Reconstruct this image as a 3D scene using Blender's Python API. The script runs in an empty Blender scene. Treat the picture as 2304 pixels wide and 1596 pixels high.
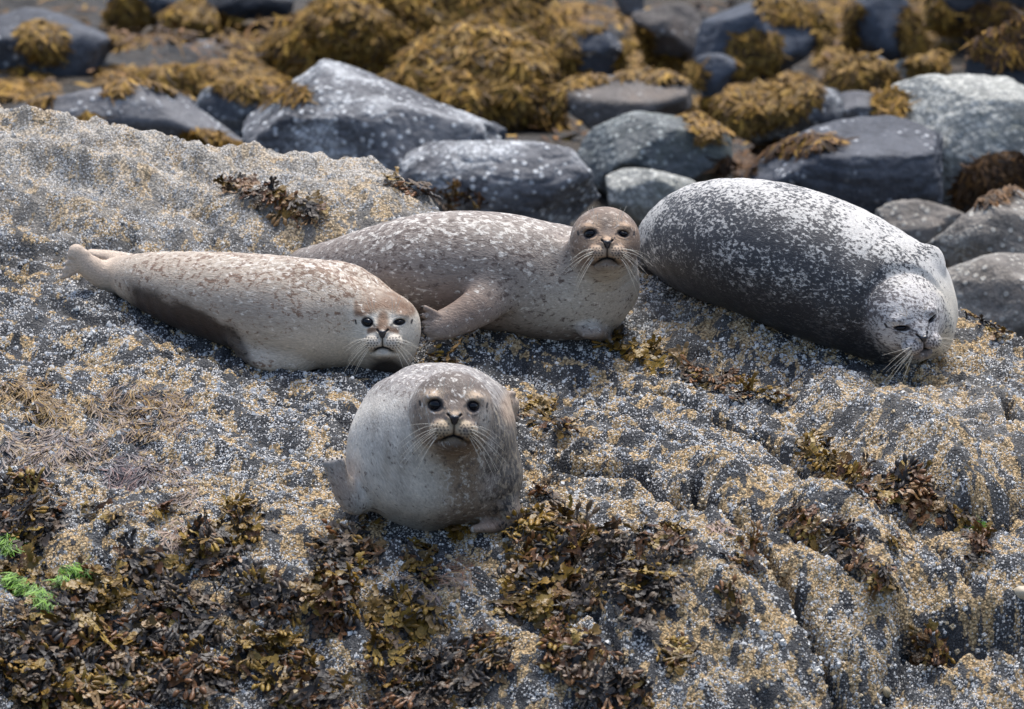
import bpy, math, random
import numpy as np
from mathutils import Vector, Matrix

scene = bpy.context.scene
COL = scene.collection
rad = math.radians

# ------------------------------------------------------------------ camera
PITCH = rad(10.0)
DIST = 26.0
FW = 3.1                                   # metres across the frame at DIST
PX = FW / 2304.0
CF = np.array([0, math.cos(PITCH), -math.sin(PITCH)])
CR = np.array([1.0, 0, 0])
CU = np.array([0, math.sin(PITCH), math.cos(PITCH)])
CP = -DIST * CF
cam_d = bpy.data.cameras.new('camera')
cam = bpy.data.objects.new('camera', cam_d)
COL.objects.link(cam)
cam.location = CP
cam.rotation_euler = (math.pi / 2 - PITCH, 0, 0)
cam_d.sensor_width = 36.0
cam_d.lens = 36.0 * DIST / FW
cam_d.clip_start = 0.5
cam_d.clip_end = 2000
cam_d.dof.use_dof = True
cam_d.dof.focus_distance = DIST - 0.55
cam_d.dof.aperture_fstop = cam_d.lens / 1000.0 / 0.062
cam_d.dof.aperture_blades = 0
scene.camera = cam

# ------------------------------------------------------------------ light
SUN_EL, SUN_AZ = rad(70), rad(20)          # azimuth from +Y (away from the camera) towards +X
world = bpy.data.worlds.new('World')
scene.world = world
world.use_nodes = True
wn = world.node_tree
for n in list(wn.nodes):
    wn.nodes.remove(n)
w_out = wn.nodes.new('ShaderNodeOutputWorld')
w_bg = wn.nodes.new('ShaderNodeBackground')
w_sky = wn.nodes.new('ShaderNodeTexSky')
w_sky.sky_type = 'NISHITA'
w_sky.sun_disc = False
w_sky.sun_elevation = SUN_EL
w_sky.sun_rotation = SUN_AZ
w_sky.dust_density = 3.0
w_bg.inputs['Strength'].default_value = 0.12
wn.links.new(w_sky.outputs[0], w_bg.inputs[0])
wn.links.new(w_bg.outputs[0], w_out.inputs[0])
sun_d = bpy.data.lights.new('sun', 'SUN')
sun = bpy.data.objects.new('sun', sun_d)
COL.objects.link(sun)
sun_d.energy = 2.1
sun_d.angle = rad(24)
sun_d.color = (1.0, 0.965, 0.91)
sdir = Vector((math.sin(SUN_AZ) * math.cos(SUN_EL), math.cos(SUN_AZ) * math.cos(SUN_EL), math.sin(SUN_EL)))
sun.rotation_euler = sdir.to_track_quat('Z', 'Y').to_euler()
sun.location = sdir * 30
scene.view_settings.view_transform = 'Standard'
scene.view_settings.look = 'None'
scene.view_settings.exposure = 0.93
scene.view_settings.gamma = 1.0
scene.view_settings.use_curve_mapping = False

# ------------------------------------------------------------------ helpers
def proj(P):
    r = np.asarray(P) - CP
    d = r @ CF
    return 1152 + (r @ CR) / d * DIST / PX, 798 - (r @ CU) / d * DIST / PX

def ray(X, Y):
    X = np.asarray(X, float); Y = np.asarray(Y, float)
    return CF + ((X - 1152) * PX / DIST)[..., None] * CR + ((798 - Y) * PX / DIST)[..., None] * CU

def at_y(X, Y, y):
    d = ray(X, Y)
    t = (y - CP[1]) / d[..., 1]
    return CP + d * t[..., None]

_prng = np.random.RandomState(7)
_perm = np.concatenate([_prng.permutation(512)] * 3)
_g2 = np.stack([np.cos(np.arange(512) * 2.39996), np.sin(np.arange(512) * 2.39996)], 1)
_g3 = _prng.normal(size=(512, 3)); _g3 /= np.linalg.norm(_g3, axis=1)[:, None]

def _fade(t):
    return t * t * t * (t * (t * 6 - 15) + 10)

def noise2(x, y):
    xi = np.floor(x).astype(np.int64); yi = np.floor(y).astype(np.int64)
    fx = x - xi; fy = y - yi
    u = _fade(fx); v = _fade(fy)
    def g(ix, iy, dx, dy):
        h = _perm[(_perm[ix & 511] + iy) & 511]
        return _g2[h, 0] * dx + _g2[h, 1] * dy
    a = g(xi, yi, fx, fy); b = g(xi + 1, yi, fx - 1, fy)
    c = g(xi, yi + 1, fx, fy - 1); d = g(xi + 1, yi + 1, fx - 1, fy - 1)
    return ((a + (b - a) * u) * (1 - v) + (c + (d - c) * u) * v) * 1.5

def noise3(p):
    i = np.floor(p).astype(np.int64); f = p - i
    w = _fade(f); out = 0
    for dx in (0, 1):
        for dy in (0, 1):
            for dz in (0, 1):
                h = _perm[(_perm[(_perm[(i[:, 0] + dx) & 511] + i[:, 1] + dy) & 511] + i[:, 2] + dz) & 511]
                g = _g3[h]
                dot = g[:, 0] * (f[:, 0] - dx) + g[:, 1] * (f[:, 1] - dy) + g[:, 2] * (f[:, 2] - dz)
                out = out + dot * (w[:, 0] if dx else 1 - w[:, 0]) * (w[:, 1] if dy else 1 - w[:, 1]) * (w[:, 2] if dz else 1 - w[:, 2])
    return out * 1.6

def fbm2(x, y, oct=4, gain=0.5):
    s = 0; a = 1.0
    for k in range(oct):
        s = s + a * noise2(x * 2 ** k + 17.3 * k, y * 2 ** k - 9.1 * k); a *= gain
    return s

def fbm3(p, oct=4, gain=0.5):
    s = 0; a = 1.0
    for k in range(oct):
        s = s + a * noise3(p * 2 ** k + 13.7 * k); a *= gain
    return s

def sstep(a, b, x):
    t = np.clip((x - a) / (b - a), 0, 1)
    return t * t * (3 - 2 * t)

def mesh_np(name, verts, loops, starts, smooth=True):
    """A mesh from numpy arrays: vertices, corner indices and the first corner of each face."""
    me = bpy.data.meshes.new(name)
    verts = np.ascontiguousarray(verts, np.float32)
    me.vertices.add(len(verts)); me.vertices.foreach_set('co', verts.ravel())
    me.loops.add(len(loops)); me.loops.foreach_set('vertex_index', np.ascontiguousarray(loops, np.int32))
    me.polygons.add(len(starts))
    me.polygons.foreach_set('loop_start', np.ascontiguousarray(starts, np.int32))
    me.update(calc_edges=True)
    me.polygons.foreach_set('use_smooth', np.full(len(starts), smooth, bool))
    me.validate()
    return me

def quads_np(name, verts, quads, smooth=True):
    q = np.asarray(quads)
    return mesh_np(name, verts, q.ravel(), np.arange(len(q)) * q.shape[1], smooth)

def attr_f(me, name, v):
    a = me.attributes.new(name, 'FLOAT', 'POINT')
    a.data.foreach_set('value', np.ascontiguousarray(v, np.float32))

def attr_c(me, name, rgb):
    a = me.attributes.new(name, 'FLOAT_COLOR', 'POINT')
    c = np.ones((len(rgb), 4), np.float32); c[:, :3] = rgb
    a.data.foreach_set('color', c.ravel())

def attr_v(me, name, v):
    a = me.attributes.new(name, 'FLOAT_VECTOR', 'POINT')
    a.data.foreach_set('vector', np.ascontiguousarray(v, np.float32).ravel())

def link(name, data, parent=None, mat=None):
    o = bpy.data.objects.new(name, data)
    COL.objects.link(o)
    if mat is not None and data is not None and len(data.materials) == 0:
        data.materials.append(mat)
    if parent is not None:
        o.parent = parent
    return o

def tag(o, label=None, cat=None, group=None, kind=None):
    if label: o['label'] = label
    if cat: o['category'] = cat
    if group: o['group'] = group
    if kind: o['kind'] = kind
    return o

# ------------------------------------------------------------------ node helpers
class NT:
    def __init__(self, name):
        self.m = bpy.data.materials.new(name)
        self.m.use_nodes = True
        self.t = self.m.node_tree
        self.t.nodes.clear()
        self.out = self.t.nodes.new('ShaderNodeOutputMaterial')
        self.bsdf = self.t.nodes.new('ShaderNodeBsdfPrincipled')
        self.t.links.new(self.bsdf.outputs[0], self.out.inputs[0])
    def put(self, sock, v):
        if isinstance(v, bpy.types.NodeSocket):
            self.t.links.new(v, sock)
        elif v is not None:
            try:
                sock.default_value = v
            except Exception:
                sock.default_value = (*v, 1.0) if len(v) == 3 else v
    def set(self, **kw):
        for k, v in kw.items():
            self.put(self.bsdf.inputs[k.replace('_', ' ')], v)
    def attr(self, name, out='Fac', kind='GEOMETRY'):
        n = self.t.nodes.new('ShaderNodeAttribute'); n.attribute_name = name; n.attribute_type = kind
        return n.outputs[out]
    def coord(self, out='Object'):
        return self.t.nodes.new('ShaderNodeTexCoord').outputs[out]
    def mapping(self, v, scale=(1, 1, 1), rot=(0, 0, 0), loc=(0, 0, 0)):
        n = self.t.nodes.new('ShaderNodeMapping')
        self.put(n.inputs['Vector'], v)
        n.inputs['Scale'].default_value = scale; n.inputs['Rotation'].default_value = rot; n.inputs['Location'].default_value = loc
        return n.outputs[0]
    def noise(self, v, scale, detail=4, rough=0.55, dist=0.0, out=0):
        n = self.t.nodes.new('ShaderNodeTexNoise')
        self.put(n.inputs['Vector'], v); n.inputs['Scale'].default_value = scale
        n.inputs['Detail'].default_value = detail; n.inputs['Roughness'].default_value = rough
        n.inputs['Distortion'].default_value = dist
        return n.outputs[out]
    def voronoi(self, v, scale, feature='F1', out='Distance', rnd=1.0):
        n = self.t.nodes.new('ShaderNodeTexVoronoi'); n.feature = feature
        self.put(n.inputs['Vector'], v); n.inputs['Scale'].default_value = scale
        n.inputs['Randomness'].default_value = rnd
        return n.outputs[out]
    def math(self, op, a, b=None, c=None, clamp=False):
        n = self.t.nodes.new('ShaderNodeMath'); n.operation = op; n.use_clamp = clamp
        self.put(n.inputs[0], a)
        if b is not None: self.put(n.inputs[1], b)
        if c is not None: self.put(n.inputs[2], c)
        return n.outputs[0]
    def step(self, v, a, b, lo=0.0, hi=1.0):
        n = self.t.nodes.new('ShaderNodeMapRange'); n.interpolation_type = 'SMOOTHSTEP'
        self.put(n.inputs[0], v); self.put(n.inputs[1], a); self.put(n.inputs[2], b)
        self.put(n.inputs[3], lo); self.put(n.inputs[4], hi)
        return n.outputs[0]
    def mix(self, f, a, b, mode='MIX'):
        n = self.t.nodes.new('ShaderNodeMix'); n.data_type = 'RGBA'; n.blend_type = mode
        self.put(n.inputs[0], f); self.put(n.inputs[6], a); self.put(n.inputs[7], b)
        return n.outputs[2]
    def ramp(self, f, stops):
        n = self.t.nodes.new('ShaderNodeValToRGB')
        self.put(n.inputs[0], f)
        e = n.color_ramp.elements
        while len(e) < len(stops): e.new(0.5)
        for el, (p, c) in zip(e, stops):
            el.position = p; el.color = (*c, 1.0)
        return n.outputs[0]
    def bump(self, h, strength=0.5, dist=0.01, normal=None):
        n = self.t.nodes.new('ShaderNodeBump')
        self.put(n.inputs['Height'], h); n.inputs['Strength'].default_value = strength; n.inputs['Distance'].default_value = dist
        if normal is not None: self.put(n.inputs['Normal'], normal)
        return n.outputs[0]

# ------------------------------------------------------------------ the outcrop as a height field
def zbase(y):
    y = np.asarray(y, float)
    s0, s1 = math.tan(rad(12)), math.tan(rad(27))
    y0 = -1.05
    t = np.clip((y0 - y) / 0.8, 0, None)
    blend = np.where(t < 1, 0.5 * t * t, t - 0.5) * 0.8
    return s0 * y - (s1 - s0) * blend

RX = np.array([-900, -400, 0, 110, 165, 270, 420, 600, 800, 900, 975, 1100, 1270, 1440, 1700, 2000, 2150, 2304, 2700, 3300], float)
RY = np.array([170, 225, 262, 292, 332, 352, 387, 413, 419, 442, 474, 520, 570, 606, 615, 655, 700, 772, 900, 1050], float)
LUMPS = [  # centre, radii (frame units on the ledge), height, edge power
    (1550, 1440, 310, 270, .13, .75), (1895, 1330, 190, 250, .12, .75), (2140, 1035, 260, 165, .12, .75),
    (300, 1215, 200, 75, .055, .8), (960, 1300, 150, 80, .045, .8), (150, 400, 420, 130, .08, 1.4),
    (760, 470, 260, 75, .05, 1.2), (1500, 960, 330, 120, .035, 1.3), (1750, 740, 420, 120, .04, 1.5),
    (560, 1010, 330, 150, .03, 1.4), (700, 1330, 160, 70, .05, .8), (1250, 1500, 190, 120, .05, .9),
    (2190, 1310, 190, 110, .07, .8), (60, 900, 200, 90, .03, 1.2),
]
CRACKS = [
    ([(1560, 1120), (1650, 1220), (1742, 1346), (1797, 1421), (1837, 1497), (1882, 1561), (1905, 1640)], 9, .14),
    ([(2420, 1085), (2320, 1122), (2237, 1165), (2170, 1185)], 14, .18),
    ([(2420, 1385), (2320, 1398), (2230, 1412), (2100, 1437), (2030, 1436)], 17, .20),
    ([(2420, 960), (2310, 990), (2275, 1000), (2262, 930)], 12, .12),
    ([(2030, 1436), (2010, 1500), (1990, 1530)], 12, .08),
    ([(1180, 1440), (1260, 1425), (1400, 1440)], 10, .05),
    ([(0, 590), (150, 580), (300, 560)], 8, .03),
    ([(1240, 1040), (1420, 1085), (1600, 1170), (1760, 1250), (1930, 1400)], 9, .07),
    ([(1480, 900), (1700, 985), (1900, 1105), (2060, 1230), (2180, 1350)], 9, .08),
    ([(620, 930), (800, 985)], 7, .03), ([(1180, 1250), (1330, 1420), (1420, 1600)], 8, .05), ([(120, 690), (420, 800), (700, 930)], 7, .03),
]

RIDGES = [([(1230, 1235), (1480, 1330), (1660, 1450), (1780, 1620)], 60, .06), ([(1660, 1120), (1860, 1215), (1990, 1340), (2015, 1420)], 52, .06),
          ([(1860, 930), (2080, 1040), (2190, 1150)], 55, .06), ([(1150, 960), (1420, 1030), (1640, 1110)], 40, .035), ([(250, 780), (560, 900), (760, 1000)], 45, .03),
          ([(-80, 335), (150, 385), (420, 425), (700, 440)], 20, .045), ([(-60, 420), (250, 455), (520, 505), (740, 530)], 18, .04), ([(-40, 500), (200, 525)], 14, .025)]

def seg_dist(X, Y, poly):
    best = np.full(X.shape, 1e9)
    for (ax, ay), (bx, by) in zip(poly[:-1], poly[1:]):
        dx, dy = bx - ax, by - ay
        t = np.clip(((X - ax) * dx + (Y - ay) * dy) / (dx * dx + dy * dy), 0, 1)
        best = np.minimum(best, np.hypot(X - ax - t * dx, Y - ay - t * dy))
    return best

def ledge_height(x, y):
    zb = zbase(y)
    X, Y = proj(np.stack([x, y, zb], -1))
    z = zb.copy()
    wx = X + 26 * noise2(x * 4.1, y * 1.9 + 5); wy = Y + 18 * noise2(x * 4.3 + 9, y * 2.1)
    lump = np.zeros_like(x)
    for cx, cy, rx, ry, h, p in LUMPS:
        q = np.clip(1 - ((wx - cx) / rx) ** 2 - ((wy - cy) / ry) ** 2, 0, 1)
        lump = np.maximum(lump, h * q ** p)
    z += lump
    for poly, w, hgt in RIDGES:
        z += hgt * np.exp(-(seg_dist(wx, wy, poly) / w) ** 2)
    # small step up to the paler upper shelf
    ys = np.interp(X, [-400, 0, 300, 500, 750, 950], [600, 592, 562, 548, 560, 600])
    z += .05 * sstep(14, -14, wy - ys) * sstep(1150, 850, X)
    # lower shelf in the near right corner
    yst = np.interp(X, [1700, 1880, 1892, 2010, 2030, 2320, 2800], [1780, 1600, 1540, 1505, 1440, 1400, 1330])
    z -= .065 * sstep(-4, 46, Y - yst) * sstep(1780, 1850, X)
    # relief of the stone, its fabric running down to the right
    c, s = math.cos(rad(-38)), math.sin(rad(-38))
    a = c * x + s * y; b = -s * x + c * y
    z += .030 * fbm2(x * 1.7, y * 1.3, 3) + .026 * fbm2(a * 2.6, b * 8.5, 3)
    cr = noise2(a * 1.9 + 3, b * 5.2 + 8) + .18 * noise2(x * 17, y * 15)
    z -= .024 * np.exp(-(cr / .055) ** 2) * sstep(-.2, .25, noise2(x * 2.3 + 5, y * 2.1))
    nb = fbm2(a * 13, b * 17, 3, .55)
    z += .013 * nb + .0045 * fbm2(x * 41, y * 33, 2)
    lumps_small = np.clip(noise2(x * 16.5 + 3, y * 11 + 1) - .12, 0, 1)
    z += .024 * lumps_small * (1 - .5 * sstep(.55, 1.1, y))
    for poly, w, d in CRACKS:
        dd = seg_dist(X + 7 * noise2(x * 22, y * 12), Y + 6 * noise2(x * 19 + 4, y * 14), poly)
        z -= d * np.exp(-(dd / w) ** 2)
    # the far side falls away behind the ridge
    rY = np.interp(X, RX, RY) + 9 * fbm2(x * 7, y * 0 + 3.3, 3)
    t = np.clip((rY - Y), 0, None) * PX * 2.6
    z -= 1.5 * t * t / (t + .12)
    return z

def lines(a, b, fa, fb, fine, coarse):
    L = [np.arange(a, fa, coarse), np.arange(fa, fb, fine), np.arange(fb, b + coarse, coarse)]
    return np.concatenate(L)

GX = lines(-4.6, 4.6, -1.72, 1.72, .0074, .06)
GY = lines(-6.5, 4.2, -2.75, 2.35, .0122, .06)
gx, gy = np.meshgrid(GX, GY, indexing='ij')
GZ = ledge_height(gx.ravel(), gy.ravel()).reshape(gx.shape)
GZ = np.maximum(GZ, -3.0)
ddx = np.gradient(GZ, GX, axis=0); ddy = np.gradient(GZ, GY, axis=1)

def _lookup(F, x, y):
    i = np.clip(np.searchsorted(GX, x) - 1, 0, len(GX) - 2); j = np.clip(np.searchsorted(GY, y) - 1, 0, len(GY) - 2)
    u = np.clip((x - GX[i]) / (GX[i + 1] - GX[i]), 0, 1); v = np.clip((y - GY[j]) / (GY[j + 1] - GY[j]), 0, 1)
    return (F[i, j] * (1 - u) + F[i + 1, j] * u) * (1 - v) + (F[i, j + 1] * (1 - u) + F[i + 1, j + 1] * u) * v

def ledge_z(x, y):
    return _lookup(GZ, x, y)

def ledge_n(x, y, blur=0.03):
    dx = (ledge_z(x + blur, y) - ledge_z(x - blur, y)) / (2 * blur)
    dy = (ledge_z(x, y + blur) - ledge_z(x, y - blur)) / (2 * blur)
    n = np.stack([-dx, -dy, np.ones_like(dx)], -1)
    return n / np.linalg.norm(n, axis=-1)[..., None]

def on_ledge(X, Y):
    """The points of the ledge seen through frame positions X, Y."""
    X = np.atleast_1d(np.asarray(X, float)); Y = np.atleast_1d(np.asarray(Y, float))
    d = ray(X, Y); d = d / d[:, 1:2]
    ys = np.arange(-4.5, 3.6, .012)
    P0 = CP[None, None, :] + d[:, None, :] * (ys[None, :, None] - CP[1])
    below = P0[..., 2] <= ledge_z(P0[..., 0], P0[..., 1])
    k = np.where(below.any(1), below.argmax(1), len(ys) - 1)
    return P0[np.arange(len(X)), k]

def rest(X, Y, r_px, k=0.9):
    """Where a ball of r_px frame units centred at X, Y must lie to rest (k radii above) on the ledge."""
    ys = np.arange(-3.2, 3.2, .01)
    d = ray(X, Y); d = d / d[1]
    P0 = CP + d[None, :] * (ys[:, None] - CP[1])
    r = r_px * PX
    hz = sum(ledge_z(P0[:, 0] + a, P0[:, 1] + b) for a, b in ((0, 0), (.06, 0), (-.06, 0), (0, .08), (0, -.08), (.12, .05), (-.12, -.05))) / 7
    f = (P0[:, 2] - hz) * math.cos(rad(12)) - k * r
    i = int(np.argmax(f < 0)) if (f < 0).any() else len(ys) - 1
    return P0[i]

# stains and growth on the stone
bX, bY = proj(np.stack([gx.ravel(), gy.ravel(), zbase(gy.ravel())], -1))
bX = bX.reshape(gx.shape); bY = bY.reshape(gx.shape)
def blobs(lst):
    s = np.zeros_like(bX)
    for cx, cy, rx, ry, a in lst:
        s += a * np.exp(-((bX - cx) / rx) ** 2 - ((bY - cy) / ry) ** 2)
    return s
TAN_B = blobs([(350, 430, 500, 90, .10), (150, 930, 330, 110, .35), (650, 1180, 420, 110, .22), (1750, 1400, 420, 230, .40), (1700, 760, 380, 90, .25),
               (1500, 1120, 500, 150, .18), (2150, 1200, 250, 250, .22), (1050, 1480, 900, 120, .15), (250, 720, 330, 110, -.35), (1050, 880, 200, 120, -.3),
               (700, 1000, 180, 100, -.15), (1250, 760, 250, 60, -.25), (2200, 1370, 110, 35, -.25), (2150, 900, 150, 80, .1), (900, 840, 300, 40, -.2)])
WHI_B = blobs([(350, 430, 600, 130, .30), (250, 720, 330, 110, .22), (600, 980, 230, 120, .42), (1450, 1080, 420, 130, .20), (1980, 930, 330, 130, .12),
               (1900, 1510, 120, 60, .30), (2150, 1560, 220, 60, .30), (300, 1200, 260, 60, .30), (900, 1290, 300, 60, .1), (1050, 860, 240, 80, -.05)])
PALE_B = np.clip((.72 + .55 * fbm2(gx * 9, gy * 16, 3, .6)) * blobs([(300, 420, 520, 130, 1.0), (800, 460, 260, 70, .8), (60, 300, 300, 80, .6), (2150, 980, 260, 120, .25), (1750, 700, 400, 80, .3)]), 0, 1)
c_, s_ = math.cos(rad(-38)), math.sin(rad(-38))
ga = c_ * gx + s_ * gy; gb = -s_ * gx + c_ * gy
nt = .72 * fbm2(ga * 4.2, gb * 7, 2, .6) + .85 * fbm2(ga * 17, gb * 26, 3, .7) + .35 * fbm2(gx * 40, gy * 24, 2)
nw = .75 * fbm2(ga * 3.6 + 40, gb * 8 + 7, 2, .6) + .75 * fbm2(ga * 15 + 40, gb * 28 + 7, 3, .7) + .25 * fbm2(gx * 33 + 8, gy * 20, 2)
bare = sstep(.08, .30, np.clip(noise2(gx * 16.5 + 3, gy * 11 + 1), 0, 1) + .25 * noise2(gx * 50, gy * 32))
TAN = sstep(-.05, .28, nt + TAN_B + .11) * (1 - .85 * bare)
WHI = sstep(-.45, .45, nw + WHI_B + .05) * (1 - .5 * bare)
near_seam = np.ones_like(bX)
for poly, w, d in CRACKS:
    near_seam *= 1 - np.exp(-(seg_dist(bX, bY, poly) / (w * 1.0)) ** 2)
TAN *= near_seam; WHI = WHI * (.25 + .75 * near_seam)
# ------------------------------------------------------------------ stone material and the ledge mesh
def rock_material():
    n = NT('barnacled_stone')
    p = n.coord('Object')
    tan, whi, pale = n.attr('tan'), n.attr('white'), n.attr('pale')
    big = n.noise(p, 9, 5, .6)
    fine = n.noise(p, 70, 4, .65)
    grit = n.noise(p, 260, 2, .6)
    dark = n.ramp(big, [(.32, (.014, .015, .018)), (.5, (.034, .036, .040)), (.68, (.078, .079, .080))])
    dark = n.mix(n.step(grit, .52, .72), dark, (.17, .175, .18))
    col = n.mix(n.math('MULTIPLY', pale, .70), dark, (.64, .58, .49))
    tcol = n.ramp(fine, [(.25, (.14, .09, .045)), (.42, (.38, .26, .13)), (.58, (.54, .39, .21)), (.8, (.70, .58, .40))])
    tcol = n.mix(n.math('MULTIPLY', pale, .85), tcol, (.52, .455, .37))
    tn = n.math('ADD', tan, n.math('MULTIPLY', n.math('SUBTRACT', fine, .5), 1.3))
    col = n.mix(n.step(tn, .38, .62), col, tcol)
    # dark stone showing between the packed shells
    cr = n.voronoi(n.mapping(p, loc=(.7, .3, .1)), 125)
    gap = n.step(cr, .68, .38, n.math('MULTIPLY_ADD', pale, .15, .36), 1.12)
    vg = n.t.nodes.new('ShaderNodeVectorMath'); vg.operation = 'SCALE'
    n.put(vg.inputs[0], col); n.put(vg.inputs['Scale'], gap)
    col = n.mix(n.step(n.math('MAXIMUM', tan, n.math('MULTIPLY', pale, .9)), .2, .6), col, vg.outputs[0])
    # close-set young barnacles: pale cells with dark gaps
    v = n.voronoi(p, 150)
    vr = n.voronoi(p, 150, out='Color')
    sep = n.t.nodes.new('ShaderNodeSeparateColor'); n.put(sep.inputs[0], vr)
    keep = n.step(n.math('SUBTRACT', n.math('MULTIPLY', whi, 1.05), sep.outputs[0]), -.05, .08)
    cell = n.math('MULTIPLY', n.step(v, .50, .34), keep)
    wcol = n.mix(sep.outputs[1], (.48, .49, .51), (.84, .82, .78))
    col = n.mix(n.math('MULTIPLY', cell, .85), col, wcol)
    h = n.math('ADD', n.math('MULTIPLY', fine, .9), n.math('MULTIPLY', cell, .35))
    h = n.math('ADD', n.math('ADD', h, n.math('MULTIPLY', grit, .35)), n.math('MULTIPLY', gap, .45))
    nb = n.bump(h, 1.0, .008)
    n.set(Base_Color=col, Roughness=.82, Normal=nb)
    n.bsdf.inputs['Specular IOR Level'].default_value = .3
    return n.m

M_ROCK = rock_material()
nxg, nyg = len(GX), len(GY)
idx = np.arange(nxg * nyg).reshape(nxg, nyg)
q = np.stack([idx[:-1, :-1], idx[1:, :-1], idx[1:, 1:], idx[:-1, 1:]], -1).reshape(-1, 4)
verts = np.stack([gx, gy, GZ], -1).reshape(-1, 3)
me = quads_np('rock_ledge', verts, q)
attr_f(me, 'tan', TAN.ravel()); attr_f(me, 'white', WHI.ravel()); attr_f(me, 'pale', PALE_B.ravel())
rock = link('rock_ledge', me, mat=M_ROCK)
tag(rock, 'barnacle covered rock ledge the four seals lie on', kind='structure')

# ------------------------------------------------------------------ barnacles
def barnacles():
    rng = np.random.RandomState(3)
    N0 = 900000
    x = rng.uniform(-1.70, 1.70, N0); y = rng.uniform(-2.7, 2.2, N0)
    z = ledge_z(x, y)
    X, Y = proj(np.stack([x, y, z], -1))
    tan = _lookup(TAN, x, y); whi = _lookup(WHI, x, y)
    bar = _lookup(bare, x, y)
    ridge = np.interp(X, RX, RY)
    prob = .06 + .42 * tan + .50 * whi * (1 - .45 * bar)
    slope = np.sqrt(1 + _lookup(ddx, x, y) ** 2 + _lookup(ddy, x, y) ** 2)
    prob *= np.clip(slope / 1.05, 1, 5)
    prob *= np.where(y > .9, .55, 1.0)
    ok = (rng.rand(N0) < prob * .46) & (Y > ridge - 25) & (Y < 1640) & (X > -40) & (X < 2344)
    x, y, z, tan, whi, Y = x[ok], y[ok], z[ok], tan[ok], whi[ok], Y[ok]
    n = min(len(x), 80000)
    x, y, z, tan, whi, Y = [v[:n] for v in (x, y, z, tan, whi, Y)]
    nr = ledge_n(x, y, .012)
    nr += rng.normal(size=nr.shape) * .22; nr /= np.linalg.norm(nr, axis=1)[:, None]
    t1 = np.cross(nr, rng.normal(size=nr.shape)); t1 /= np.linalg.norm(t1, axis=1)[:, None]
    t2 = np.cross(nr, t1)
    r = rng.lognormal(math.log(.0037), .36, n) * np.where(rng.rand(n) < .06, 1.6, 1) * np.where(Y > 1250, 1.15, 1)
    r = np.clip(r, .0018, .0105)
    S = 4
    ang = np.arange(S) * 2 * math.pi / S
    ca, sa = np.cos(ang), np.sin(ang)
    base = np.stack([x, y, z], -1) - nr * .0012
    h = r * rng.uniform(.55, 1.05, n)
    top = rng.uniform(.45, .62, n)
    V = np.zeros((n, 2 * S + 1, 3)); C = np.zeros((n, 2 * S + 1, 3))
    for k in range(S):
        jit = rng.uniform(.8, 1.2, n)
        d = t1 * ca[k] + t2 * sa[k]
        V[:, k] = base + d * (r * jit)[:, None]
        V[:, S + k] = base + d * (r * top * jit)[:, None] + nr * (h * rng.uniform(.85, 1.1, n))[:, None]
    V[:, 2 * S] = base + nr * (h * .55)[:, None]
    pt = tan / (tan + whi * .55 + .08)
    is_tan = rng.rand(n) < pt
    g = rng.uniform(0, 1, n)[:, None]
    ct = np.array([.46, .33, .17]) * (1 - g) + np.array([.66, .54, .36]) * g
    cw = np.array([.54, .56, .58]) * (1 - g) + np.array([.88, .87, .83]) * g
    pl = _lookup(PALE_B, x, y)[:, None]
    ct = ct * (1 - .7 * pl) + np.array([.62, .54, .44]) * .7 * pl
    cw = cw * (1 - .5 * pl) + np.array([.62, .58, .52]) * .5 * pl
    c = np.where(is_tan[:, None], ct, cw)
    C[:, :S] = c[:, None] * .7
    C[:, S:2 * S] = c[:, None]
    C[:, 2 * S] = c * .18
    f = []
    for k in range(S):
        k2 = (k + 1) % S
        f += [(k, k2, S + k2), (k, S + k2, S + k), (S + k, S + k2, 2 * S)]
    F = (np.array(f)[None] + (np.arange(n) * (2 * S + 1))[:, None, None]).reshape(-1, 3)
    me = quads_np('barnacles', V.reshape(-1, 3), F, smooth=False)
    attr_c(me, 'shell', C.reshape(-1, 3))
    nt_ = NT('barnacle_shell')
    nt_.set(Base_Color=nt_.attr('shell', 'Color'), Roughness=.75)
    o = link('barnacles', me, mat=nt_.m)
    tag(o, 'white and tan barnacles crusting the rock ledge', kind='stuff')
barnacles()

# ------------------------------------------------------------------ the shore behind and the wider ground
GROUND_Z = -0.5
def shore():
    xs = lines(-160, 160, -7, 7, .12, 6); ys = lines(-60, 400, 1.5, 26, .14, 6)
    x, y = np.meshgrid(xs, ys, indexing='ij')
    z = GROUND_Z + .16 * fbm2(x.ravel() * .55, y.ravel() * .5, 4).reshape(x.shape) + .012 * np.clip(y - 26, 0, None)
    z -= .6 * sstep(1.5, -5, y)
    i = np.arange(x.size).reshape(x.shape)
    q = np.stack([i[:-1, :-1], i[1:, :-1], i[1:, 1:], i[:-1, 1:]], -1).reshape(-1, 4)
    me = quads_np('shore', np.stack([x, y, z], -1).reshape(-1, 3), q)
    n = NT('weedy_shore')
    p = n.coord('Object')
    a = n.noise(p, 2.2, 5, .6); b = n.noise(p, 14, 4, .65)
    col = n.ramp(n.math('ADD', n.math('MULTIPLY', a, .6), n.math('MULTIPLY', b, .4)),
                 [(.35, (.012, .012, .013)), (.5, (.02, .016, .011)), (.66, (.05, .032, .015))])
    n.set(Base_Color=col, Roughness=.7, Normal=n.bump(b, 1, .08))
    o = link('shore', me, mat=n.m)
    tag(o, 'dark weedy shore between the boulders', kind='structure')
shore()
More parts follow.
